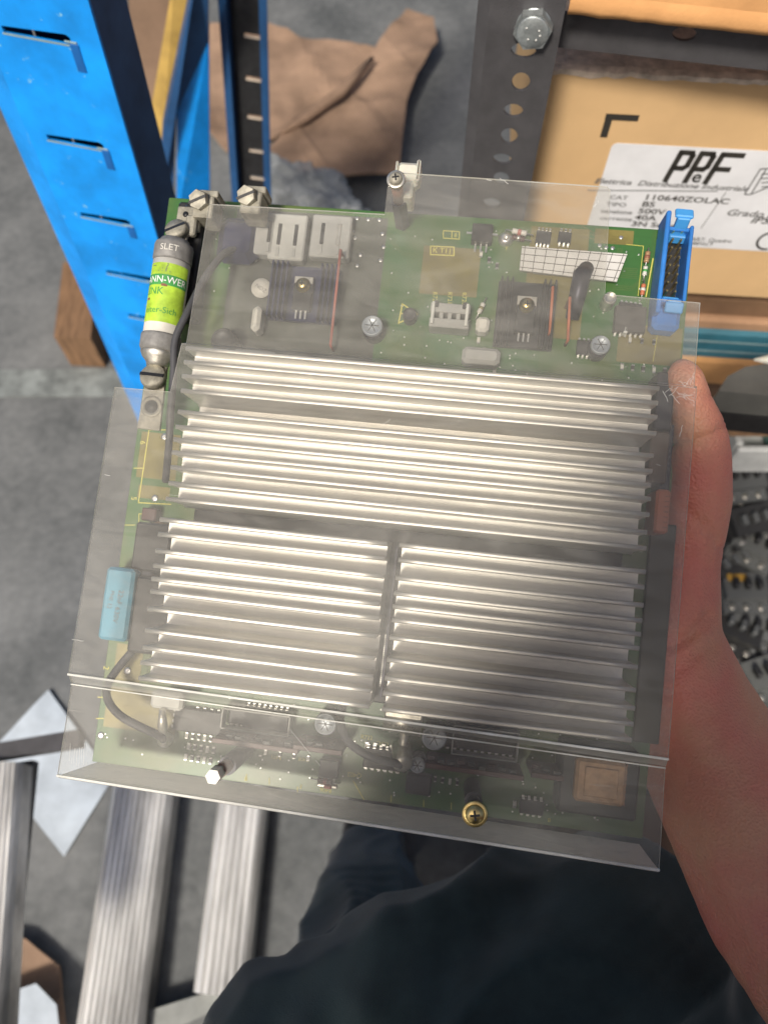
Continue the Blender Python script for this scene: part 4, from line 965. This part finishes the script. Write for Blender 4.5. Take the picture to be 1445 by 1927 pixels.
# grey translucent plastic bag
BAG = bpy.data.materials.new('grey_plastic_bag'); BAG.use_nodes = True
_b = BAG.node_tree.nodes['Principled BSDF']; _b.inputs['Base Color'].default_value = (.46, .49, .50, 1); _b.inputs['Roughness'].default_value = .35; _b.inputs['Alpha'].default_value = .5
def crum(c, n): return c + n * np.array([.05 * noise.noise(Vector(p) * 9) - .035 * abs(noise.noise(Vector(p) * 22)) - .02 * abs(noise.noise(Vector(p) * 47)) for p in c])[:, None]
bag = blobs_to_mesh('plastic_bag', [[(WZ(530, 350, .06), .06), (WZ(580, 360, .08), .08), (WZ(650, 420, .07), .07)], [(WZ(535, 325, .12), .04), (WZ(560, 350, .1), .05)]], .007, BAG, 2, crum)
bag['label'] = 'crumpled grey translucent plastic bag behind the top edge of the module'; bag['category'] = 'plastic bag'
# left floor: pale strip, wooden block
PALEB = mat('pale_dusty_board', (.20, .22, .215), .7, 0, .25, 25)
sheet('pale_board', [(-60, 697), (250, 697), (330, 700), (330, 747), (-60, 747)], .0, PALEB, 'pale dusty board lying on the floor behind the foot of the bright blue upright', 'board', .012, .004, 7)
WOOD = mat('brown_wood', (.20, .115, .06), .7, 0, .2, 20, .2, 100, stretch=(6, 1, 1))
k = MB(1); q = [WZ(135, 688, .0), WZ(200, 692, .0), WZ(212, 560, .0), WZ(150, 552, .0)]; k.hexa([p + Vector((0, 0, .001)) for p in q], (0, 0, .09), WOOD); k.build('wood_block', None, label='brown wooden block on the floor left of the bright blue upright', category='wood block')

# ---- paper, dark frame bars and aluminium ladder rails, lower left
PAPER = mat('bluish_paper', (.46, .52, .58), .6, 0, .14, 12, .1, 100)
sheet('paper_sheet', [(95, 1300), (215, 1465), (124, 1612), (-25, 1425)], .0, PAPER, 'pale bluish paper sheet lying diamond-wise on the floor, left of the module', 'paper', .0008, .004, 3)
k = MB(1); k.hexa([WZ(-30, 1402, .26), WZ(150, 1372, .26), WZ(150, 1403, .26), WZ(-30, 1432, .26)], (0, 0, -.02), STEELB)
k.hexa([WZ(36, 1434, .23), WZ(62, 1430, .23), WZ(32, 1720, .23), WZ(8, 1960, .23), WZ(-14, 1960, .23)], (0, 0, -.02), STEELB)
k.build('steel_bars', None, label='thin dark steel frame bars crossing above the bluish paper', category='steel frame')
ALUL = mat('scuffed_aluminium', (.74, .73, .70), .42, .55, .35, 7, .25, 60, stretch=(4, .5, 1))
def rail(name, q0, q1, q2, q3, z, hgt, label, ribs=11):
    """ribbed aluminium section: q0-q1 far edge, q3-q2 near edge (left, right)"""
    a, b, c, d = [WZ(u, v, z) for u, v in (q0, q1, q2, q3)]
    th = Vector((0, 0, -hgt)); root = MB(1)
    n = ribs * 2; prof = []
    for i in range(n + 1):
        t = i / n; e = min(t, 1 - t); drop = .010 * max(0, 1 - e / .10) ** 2
        prof.append((t, (-.0022 if i % 2 else 0) - drop))
    NL = 8; v = []
    for j in range(NL + 1):
        s = j / NL; l0 = a.lerp(d, s); r0 = b.lerp(c, s)
        for t, dz in prof: v.append(l0.lerp(r0, t) + Vector((0, 0, dz)))
    m_ = len(prof); root.add(v, [(j * m_ + i, j * m_ + i + 1, (j + 1) * m_ + i + 1, (j + 1) * m_ + i) for j in range(NL) for i in range(m_ - 1)], ALUL)
    sd = Vector((0, 0, -.0105)); l_ = (b - a).normalized() * .001
    root.hexa([a + sd + l_, b + sd - l_, c + sd - l_, d + sd + l_], (0, 0, -hgt), ALUL)
    return root.build(name, None, label=label, category='aluminium rail', group='aluminium rails on the floor')
rail('aluminium_rail', (215, 1440), (328, 1455), (262, 1990), (130, 1990), .06, .045, 'widest ribbed aluminium rail, brightly lit, below the left corner of the module')
rail('aluminium_rail', (413, 1470), (503, 1480), (462, 1880), (361, 1868), .06, .045, 'shorter dull aluminium rail between the bright rail and the dark trousers', 7)
rail('aluminium_rail', (-50, 1430), (38, 1434), (5, 1960), (-120, 1960), .27, .03, 'scuffed aluminium rail at the left edge beside the dark steel frame', 9)
k = MB(1); k.hexa([WZ(270, 1905, .03), WZ(430, 1855, .03), WZ(440, 1885, .03), WZ(300, 1950, .03)], (0, 0, -.028), mat('grey_metal_bar', (.22, .23, .22), .5, .5)); k.build('cross_bar', None, label='short grey metal bar on the floor at the lower end of the aluminium rails', category='metal bar')
sheet('cardboard_scrap', [(-30, 1750), (60, 1765), (120, 1815), (140, 1960), (-30, 1960)], .0, CARDD, 'brown cardboard scrap in the lower left corner beside the bright rail', 'cardboard', lift=.02, seed=8)
sheet('paper_scrap', [(-20, 1880), (70, 1850), (110, 1890), (120, 1990), (-20, 1990)], .045, PAPER, 'bluish paper scrap lying on the cardboard in the lower left corner', 'paper', .001, .006, 4)

k = MB(1); k.box((.47, -.10, .12), (.42, .40, .24), mat('shade_brown_carton', (.075, .045, .028), .85, 0, .2, 14), bev=.004)  # dark block added over shaded floor, the shade is in its colour
k.build('carton', None, label='added dark carton on the floor standing in for shade between the forearm and trousers', category='carton')
# ---- perforated steel shelf frame on the right
pm = frame_from(Vector((.150, .500, 0)), Vector((.120, .465, 1.9)), Vector((.97, -.18, 0)))
rk = empty('steel_shelving', 'dark grey perforated steel angle with hex bolt and crossbar, above the module', 'shelving', pm)
pmi = pm.inverted()
def onp(u, v):
    o = pmi @ CAM_P; d = pmi.to_3x3() @ ray(u, v); q = o + d * (-o.y / d.y); return q.x, q.z
def ell(x, z, a, b, n=20): return [(x + a * math.cos(2 * math.pi * i / n), z + b * math.sin(2 * math.pi * i / n)) for i in range(n)]
xl, _ = onp(912, 100); xr, _ = onp(1047, 100)
holes = [ell(*onp(u, v), a, b) for (u, v, a, b) in [(985, 93, .0082, .0052), (980, 152, .0062, .0068), (966, 206, .0068, .0052), (958, 254, .0062, .0066), (945, 297, .0072, .0046), (943, 334, .0062, .0060), (925, 380, .007, .005)]]
xs_, zs_ = onp(1003, 20); 
for i in range(6): holes.append(ell(.0 + xs_, zs_ + .05 + i * .04, .0065, .0052))
plate('perforated_face', [(xl, 0), (xr, 0), (xr, 1.9), (xl, 1.9)], holes, .0026, MF, STEELB, rk)
k = MB(1); k.hexa([(xl, -.0013, 0), (xl, -.0013, 1.9), (xl - .008, .004, 1.9), (xl - .008, .004, 0)], (.001, .0025, 0), STEELB)
k.hexa([(xl - .008, .004, 0), (xl - .008, .004, 1.9), (xl - .0085, .035, 1.9), (xl - .0085, .035, 0)], (.0026, 0, 0), STEELB); k.build('side_flange', None).parent = rk
# crossbar
c0, c1, c2, c3 = WY(1060, 22, .512), WY(1600, 80, .48), WY(1600, 142, .48), WY(1055, 84, .512)
c3.x = c0.x
bd = (c1 - c0); bm_ = frame_from(c3, c3 + (c0 - c3), bd)
Lb = bd.length; Hb = (c0 - c3).length; bmi = bm_.inverted()
o_ = bmi @ CAM_P; d_ = bmi.to_3x3() @ ray(1287, 62); q_ = o_ + d_ * (-o_.y / d_.y)
pl = plate('crossbar', [(0, -.001), (Lb, -.001), (Lb, Hb), (0, Hb)], [ell(q_.x, q_.z, .0078, .0045), ell(q_.x + .11, q_.z, .0078, .0045)], .0026, Matrix(), STEELB)
pl.matrix_world = bm_ @ MF
pl.parent = rk; pl.matrix_parent_inverse = Matrix(); pl.matrix_local = pmi @ bm_ @ MF
# hex bolt
bx, bz = onp(1004, 46)
k = MB(1)
Tb = Matrix.Translation((bx, -.0015, bz)) @ Matrix.Rotation(R(90), 4, 'X') @ Matrix.Rotation(R(10), 4, 'Z')
k.prism([(.0122 * math.cos(i * math.pi / 3), .0122 * math.sin(i * math.pi / 3)) for i in range(6)], 0, .0068, ZINC, M=Tb)
k.lathe([(.0104, 0), (.0096, .0006), (.002, .0007)], ZINC, c=(bx, -.0083, bz), axis=(0, -1, 0), seg=24)
k.lathe([(.0112, 0), (.0112, .0008)], ZINC, c=(bx, -.0013, bz), axis=(0, -1, 0), seg=26)
for dx, dz in ((-.004, .003), (.004, .002), (-.002, -.004), (.003, -.004), (.005, -.001)): k.lathe([(.0007, 0), (.0005, .0004)], PALEP, c=(bx + dx, -.0092, bz + dz), axis=(0, -1, 0), seg=6)
k.build('hex_bolt', None).parent = rk

# ---- the labelled carton
RB = .545
bx0 = WY(1041, 131, RB); bz0 = bx0.z
# carton frame: origin at the front top left corner, x to the right along the front, y back, z up
dirx = Vector((1, -.078, 0)).normalized()
BM = Matrix((dirx, Vector((-dirx.y, dirx.x, 0)), Vector((0, 0, 1)))).transposed().to_4x4(); BM.translation = Vector((bx0.x, bx0.y, bz0))
BI = BM.inverted()
def onb(u, v, y=0.):
    o = BI @ CAM_P; d = BI.to_3x3() @ ray(u, v); q = o + d * ((y - o.y) / d.y); return q.x, q.z
bw, bh, bdp = .40, -onb(1320, 553)[1], .30
crt = empty('carton', 'cardboard carton with white printed label and a torn top edge, under the dark crossbar', 'carton', BM)
k = MB(1); k.box((bw / 2, .0018, -bh / 2), (bw, .0036, bh), CARD); k.build('front_panel', None).parent = crt
k = MB(1); k.box((bw / 2, bdp / 2 + .004, -.002), (bw, bdp, .0036), CARDI); k.box((bw / 2, .05, -.0005), (bw - .02, .09, .004), CARDI); k.build('top_flap', None).parent = crt  # flap in paler card, the light falling on it put into the colour
for x in (.0018, bw - .0018):
    k = MB(1); k.box((x, bdp / 2 + .004, -bh / 2 - .003), (.0036, bdp, bh - .006), CARD); k.build('side_panel', None).parent = crt
k = MB(1); k.box((bw / 2, bdp, -bh / 2), (bw - .01, .0036, bh - .01), CARD); k.build('back_panel', None).parent = crt
k = MB(1); rs = random.Random(3); n = 70; v = []
for i in range(n + 1):
    x = bw * i / n; j = .0014 * noise.noise(Vector((x * 60, 0, 0))) + rs.uniform(-.0006, .0006)
    v += [(x, -.0008, -.0035 + j * 1.5), (x, -.0022 + j * .5, .001 + j), (x, .004, .0022 + j * .6), (x, .006, .0002)]
k.add(v, [(4 * i + a, 4 * i + 4 + a, 4 * i + 5 + a, 4 * i + 1 + a) for i in range(n) for a in range(3)], CARDI); k.build('torn_edge', None).parent = crt
# printed corner mark
k = MB(1)
m0 = onb(1140, 214); m1 = onb(1196, 214); m2 = onb(1130, 250)
k.box(((m0[0] + m1[0]) / 2 + .0015, -.0006, m0[1] - .002), (m1[0] - m0[0] + .003, .0006, .0048), INK)
k.box((m0[0] + .003, -.0007, (m0[1] + m2[1]) / 2 - .002), (.0055, .0006, m0[1] - m2[1] + .002), INK); k.build('printed_corner_mark', None).parent = crt
# label
WHL = mat('white_label_paper', (.70, .71, .73), .45, 0, .05, 20)
lx0, lz0 = onb(1152, 268); _, lz1 = onb(1300, 464); lx1 = bw - .03
def rrect(x0, z0, x1, z1, r, n=5):
    out = []
    for cx, cz, a0 in ((x1 - r, z1 - r, 0), (x0 + r, z1 - r, 90), (x0 + r, z0 + r, 180), (x1 - r, z0 + r, 270)):
        for i in range(n + 1): a = R(a0 + 90 * i / n); out.append((cx + r * math.cos(a), cz + r * math.sin(a)))
    return out
lab = plate('label', rrect(lx0, lz1, lx1, lz0, .005), [], .0004, Matrix.Translation((0, -.0005, 0)) @ MF, WHL, crt)
k = MB(1)
def CT(s, u, v, size, m=INK, sx=1., shear=0., align='CENTER'):
    x, z = onb(u, v, -.001); k.text(s, size, Matrix.Translation((x, -.0011, z)) @ MF @ Matrix.Diagonal((sx, 1, 1, 1)), m, align=align, shear=shear, bold=size * .018)
def CL(u0, v0, u1, v1, w_=.0005, m=INKG):
    a = onb(u0, v0, -.001); b = onb(u1, v1, -.001); L_ = math.hypot(b[0] - a[0], b[1] - a[1]); an = math.atan2(b[1] - a[1], b[0] - a[0])
    k.box((0, 0, 0), (L_, w_, .0002), m, M=Matrix.Translation(((a[0] + b[0]) / 2, -.0010, (a[1] + b[1]) / 2)) @ MF @ Matrix.Rotation(an, 4, 'Z'))
# PPF logo: bold strokes built from bars
def strokes(poly_list, ox, oz, sc):
    for pl_ in poly_list:
        for (x0, y0), (x1, y1) in zip(pl_[:-1], pl_[1:]):
            dx, dy = (x1 - x0) * sc, (y1 - y0) * sc; L_ = math.hypot(dx, dy); an = math.atan2(dy, dx)
            T = Matrix.Translation((ox + (x0 + x1) / 2 * sc, -.0011, oz + (y0 + y1) / 2 * sc)) @ MF @ Matrix.Rotation(an, 4, 'Z')
            k.box((0, 0, 0), (L_ + .0030, .0046, .0003), INK, M=T)
lo_, hi_ = onb(1262, 338), onb(1290, 285); sc_ = (hi_[1] - lo_[1])
ox, oz = onb(1251, 338)
PB = [[(0, 0), (.14, 1), (.46, 1), (.50, .9), (.46, .56), (.36, .46), (.09, .46)]]
strokes(PB, ox, oz, sc_); ox2, _ = onb(1289, 338); strokes(PB, ox2, oz, sc_)
ox3, _ = onb(1328, 338); strokes([[(0, 0), (.14, 1), (.72, 1)], [(.08, .50), (.50, .50)]], ox3, oz, sc_)
CT('e', 1311, 333, .017, INK)
CT('Elettrica  Distribuzione Industriale', 1262, 348, .0072, INKG, 1.3, .3)
CL(1105, 358, 1350, 360, .0008); CL(1365, 362, 1318, 430, .0006)
for (s, v, sz, u) in [('110640ZOLAC', 371, .0080, 1211), ('BS', 384, .0078, 1207), ('500V', 397, .0078, 1200), ('40A', 409, .0078, 1194), ('3N Serie', 421, .0078, 1187)]: CT(s, u, v, sz, INK, 1.45, 0, 'LEFT')
for (s, v, u) in [('CAT', 371, 1146), ('TIPO', 384, 1140), ('tensione', 397, 1130), ('corrente', 410, 1128)]: CT(s, u, v, .0058, INKG, 1.4, 0, 'LEFT')
CT('Grado di prot.', 1366, 400, .0095, INKG, 1.3, .2, 'LEFT'); CT('IP55', 1412, 414, .0105, INK, 1.2, .2, 'LEFT')
CT('ART. Quadro', 1300, 450, .006, INKG, 1.1, 0, 'LEFT'); CT('IMPACT', 1300, 458, .0052, INKG, 1.1, 0, 'LEFT')
# little box drawing and CE ring at the right
for seg in [(1400, 366, 1430, 318), (1430, 318, 1475, 316), (1400, 366, 1412, 366), (1412, 366, 1440, 320), (1412, 366, 1450, 350)]: CL(*seg, .0011)
for j in range(4): CL(1432, 328 + j * 8, 1460, 326 + j * 8, .001)
cx_, cz_ = onb(1446, 452)
for i in range(12):
    a0 = R(70 + i * 18); a1 = R(70 + (i + 1) * 18); r = .010
    x0, z0, x1, z1 = cx_ + r * math.cos(a0), cz_ + r * math.sin(a0), cx_ + r * math.cos(a1), cz_ + r * math.sin(a1)
    k.box((0, 0, 0), (math.hypot(x1 - x0, z1 - z0) * 1.15, .002, .0003), INK, M=Matrix.Translation(((x0 + x1) / 2, -.0011, (z0 + z1) / 2)) @ MF @ Matrix.Rotation(math.atan2(z1 - z0, x1 - x0), 4, 'Z'))
pr = k.build('printed_text', None); pr.parent = lab; pr.matrix_parent_inverse = Matrix(); pr.matrix_local = lab.matrix_local.inverted() @ Matrix.Translation(pr.location)

# ---- carton above the crossbar
def stack_box(name, ctr_uv, y, hz_uv, m, label, cat, wx=.36, dp=.28, tilt=-.078, torn=True, x0=None):
    a = WY(*ctr_uv, y); b = WY(*hz_uv, y); hgt = abs(a.z - b.z)
    d = Vector((1, tilt, 0)).normalized(); bk = Vector((-d.y, d.x, 0))
    root = MB(1); lo = min(a.z, b.z); p = Vector((a.x, y, lo))
    q = [p, p + d * wx, p + d * wx + bk * dp, p + bk * dp]
    Tm = Matrix((d, bk, Vector((0, 0, 1)))).transposed().to_4x4(); Tm.translation = p
    root.box((wx / 2, dp / 2, hgt / 2), (wx, dp, hgt), m, bev=min(.004, hgt * .2), M=Tm)
    o = root.build(name, None, label=label, category=cat)
    return o, Tm, hgt
o, Tm, hg = stack_box('carton', (1068, 22), .492, (1068, -330), CARDO, 'orange-brown carton with a crushed lower corner resting on the dark crossbar', 'carton', tilt=-.178)
k = MB(1); cv_ = []
for i in range(91):
    x = .36 * i / 90; j_ = .0007 * noise.noise(Vector((x * 70, 1, 0))) + .0005 * noise.noise(Vector((x * 260, 3, 0)))
    cv_ += [(x, .0003, .012 + j_), (x, -.0016, .008 + j_), (x, -.0022 + j_ * .5, .003 + j_), (x, -.0008, -.0012 + j_ * 1.3), (x, .004, -.0016)]
k.add(cv_, [(5 * i + a, 5 * i + 5 + a, 5 * i + 6 + a, 5 * i + 1 + a) for i in range(90) for a in range(4)], CARDO, True, Tm)
e_ = k.build('crushed_edge', None); e_.parent = o; e_.location = e_.location - o.location
# ---- stack below the labelled carton
TEAL = mat('teal_box', (.03, .14, .19), .5, 0, .12, 30)
lst = [((1180, 556), .60, (1180, 590), CARDD, 'dark brown flat carton lying directly under the labelled carton', .0),
       ((1180, 590), .588, (1180, 618), CARDO, 'thin orange-brown carton above the teal box', .0)]
yy = .600
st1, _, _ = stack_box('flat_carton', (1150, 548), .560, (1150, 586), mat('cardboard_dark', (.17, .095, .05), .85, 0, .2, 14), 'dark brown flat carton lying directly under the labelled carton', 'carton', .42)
st2, _, _ = stack_box('flat_carton', (1150, 590), .552, (1150, 611), mat('cardboard_tan', (.36, .21, .12), .85, 0, .15, 14), 'thin tan carton lying on top of the teal box', 'carton', .42)
st3, Tt, ht = stack_box('teal_box', (1150, 613), .547, (1150, 665), TEAL, 'teal blue flat box with two thin pale lines, right of the module corner', 'box', .42)
for z in (.68, .35):
    k = MB(1); k.box((.21, -.0006, ht * z), (.40, .0012, .0016), mat('pale_line', (.22, .32, .33), .6), M=Tt); e_ = k.build('pale_line', None); e_.parent = st3; e_.location = e_.location - st3.location
stack_box('flat_carton', (1150, 667), .541, (1150, 712), CARDO, 'orange cardboard box under the teal box', 'carton', .42)
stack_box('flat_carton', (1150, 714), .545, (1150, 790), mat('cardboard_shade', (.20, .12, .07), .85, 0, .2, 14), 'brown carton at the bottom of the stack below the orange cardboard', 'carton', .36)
# board shelf carrying the stack
a = WY(1150, 792, .538); k = MB(1); k.box((a.x + .24, .538 + .20, a.z - .012), (.50, .42, .02), WOOD); k.build('shelf_board', None, label='brown wooden shelf board carrying the stack of cartons', category='shelf board')
# legs of that shelf down to the floor
# dark case, marker pen tip, white tray and bins of electrical parts at the right edge
DG = mat('grey_green_plastic', (.11, .11, .10), .5, 0, .1, 30)
c0 = W(1440, 724, .66)
k = MB(1); zt = c0.z
pp = [WZ(1352, 735, zt), WZ(1368, 708, zt), WZ(1402, 690, zt), WZ(1450, 683, zt), WZ(1620, 680, zt), WZ(1620, 760, zt), WZ(1450, 745, zt), WZ(1356, 736, zt)]
k.hexa(pp, (0, 0, -.03), DG); k.hexa([p + Vector((.0, -.002, -.0305)) for p in pp], (0, 0, -.025), BLACKM)
k.build('tool_case', None, label='grey-green rounded plastic case with a black lower half beside the thumb', category='case')
a = WZ(1418, 677, zt + .012); k = MB(1); k.tube([a, a + Vector((.012, 0, .0)), a + Vector((.03, .002, .0)), a + Vector((.14, .01, 0))], [.001, .004, .0075, .008], NYLON, 14); k.build('white_nozzle', None, label='white pointed nozzle lying on the grey-green case', category='nozzle')
# table carrying bins
zb = 1.25 - .86
k = MB(1)
def binbox(name, u0, v0, u1, v1, z, h, wall, m, label, cat, fill=None):
    a = WZ(u0, v0, z + h); b = WZ(u1, v1, z + h); x0, x1 = min(a.x, b.x), max(a.x, b.x); y0, y1 = min(a.y, b.y), max(a.y, b.y)
    k = MB(1); cx, cy = (x0 + x1) / 2, (y0 + y1) / 2
    k.box((cx, cy, z + .002), (x1 - x0 - .001, y1 - y0 - .001, .004), m)
    for (x, y, w_, d_) in [(cx, y0 + wall / 2, x1 - x0, wall), (cx, y1 - wall / 2, x1 - x0, wall), (x0 + wall / 2, cy, wall, y1 - y0 - 2 * wall), (x1 - wall / 2, cy, wall, y1 - y0 - 2 * wall)]: k.box((x, y, z + .004 + (h - .004) / 2), (w_, d_, h - .004), m, bev=wall * .3)
    o = k.build(name, None, label=label, category=cat); return o, (x0, x1, y0, y1)
GL = mat('grey_white_plastic', (.46, .47, .46), .5, 0, .08, 30)
o, (x0, x1, y0, y1) = binbox('white_tray', 1372, 768, 1600, 848, .30, .06, .010, GL, 'grey-white tray right of the thumb, with teal and red parts inside', 'tray')
k = MB(1); k.box(((x0 + .11), (y0 + y1) / 2 + .01, .33), (.09, .05, .05), mat('teal_plastic', (.10, .24, .22), .5), bev=.006); k.build('teal_part', None, label='teal plastic part lying in the grey-white tray', category='part')
k = MB(1); k.box(((x0 + .13), y1 - .02, .345), (.10, .014, .03), mat('dark_red_plastic', (.16, .03, .03), .5), bev=.003); k.build('red_part', None, label='dark red plastic part at the back of the grey-white tray', category='part')
# heap of circuit breakers
G2 = mat('breaker_shaded_grey', (.10, .105, .105), .5, 0, .1, 30); G3 = mat('breaker_dark', (.03, .03, .03), .5, 0, .1, 30); G4 = mat('breaker_shaded_pale', (.12, .125, .12), .5, 0, .1, 30); YM = mat('ochre_mark', (.42, .24, .04), .5)  # grey and pale breakers darkened, their shade put into the colour
OBr = [('grey breaker nearest to the white tray', 1405, 880, .16, 0), ('grey breaker with ochre mark beside the thumb joint', 1385, 905, .12, 1), ('black breaker row below the white tray', 1420, 960, .14, 2),
       ('pale breaker at the right edge level with the wrist top', 1430, 1010, .12, 3), ('dark grey breaker beside the wrist', 1385, 1045, .10, 2), ('grey breaker with ochre mark above the wrist', 1370, 1085, .08, 1),
       ('grey breaker right of the wrist, ochre mark on top', 1412, 1100, .10, 1), ('pale lower breaker next to the forearm', 1380, 1150, .06, 0), ('black small breaker by the forearm', 1400, 1180, .08, 2),
       ('grey breaker half hidden behind the forearm', 1430, 1160, .08, 0), ('dark breaker low at the right edge', 1440, 1220, .06, 2), ('pale breaker lowest at the right edge', 1455, 1265, .08, 3)]
rs = random.Random(5)
for i, (lb, u, v, z, ty) in enumerate(OBr):
    p = WZ(u, v, z + .06); T = Matrix.Translation((p.x, p.y, z)) @ Matrix.Rotation(rs.uniform(-.5, .5), 4, 'Z') @ Matrix.Rotation(rs.uniform(-.2, .2), 4, 'X')
    em = empty('circuit_breaker', lb + ' in the heap', 'circuit breaker', T, 'circuit breakers heaped at the right edge')
    mm_ = (G2, G2, G3, G4)[ty]
    k = MB(1); k.prism([(-.035, -.04), (.035, -.04), (.035, .04), (-.035, .04)], -.03, .03, mm_); k.prism([(-.033, -.022), (.033, -.022), (.033, .022), (-.033, .022)], .0305, .046, mm_); k.build('housing', None).parent = em
    k = MB(1)
    for dx in (-.018, 0, .018): k.box((dx, 0, .052), (.008, .016, .014), BLACKM if ty != 2 else G2, bev=.002)
    k.build('toggle', None).parent = em
    for dx in (-.022, 0, .022):
        for s in (-1, 1):
            k = MB(1); k.lathe([(.005, 0), (.005, .002), (.003, .0022)], TIN, c=(dx, s * .031, .0302), seg=12); k.build('terminal_screw', None).parent = em
    if ty == 1:
        k = MB(1); k.box((-.012, .012, .0466), (.030, .012, .0012), YM); k.build('ochre_mark', None).parent = em
# dark crate below the heap
o, bb = binbox('parts_crate', 1335, 800, 1700, 1330, .0, .05, .008, G3, 'dark crate on the floor holding the heap of circuit breakers', 'crate')
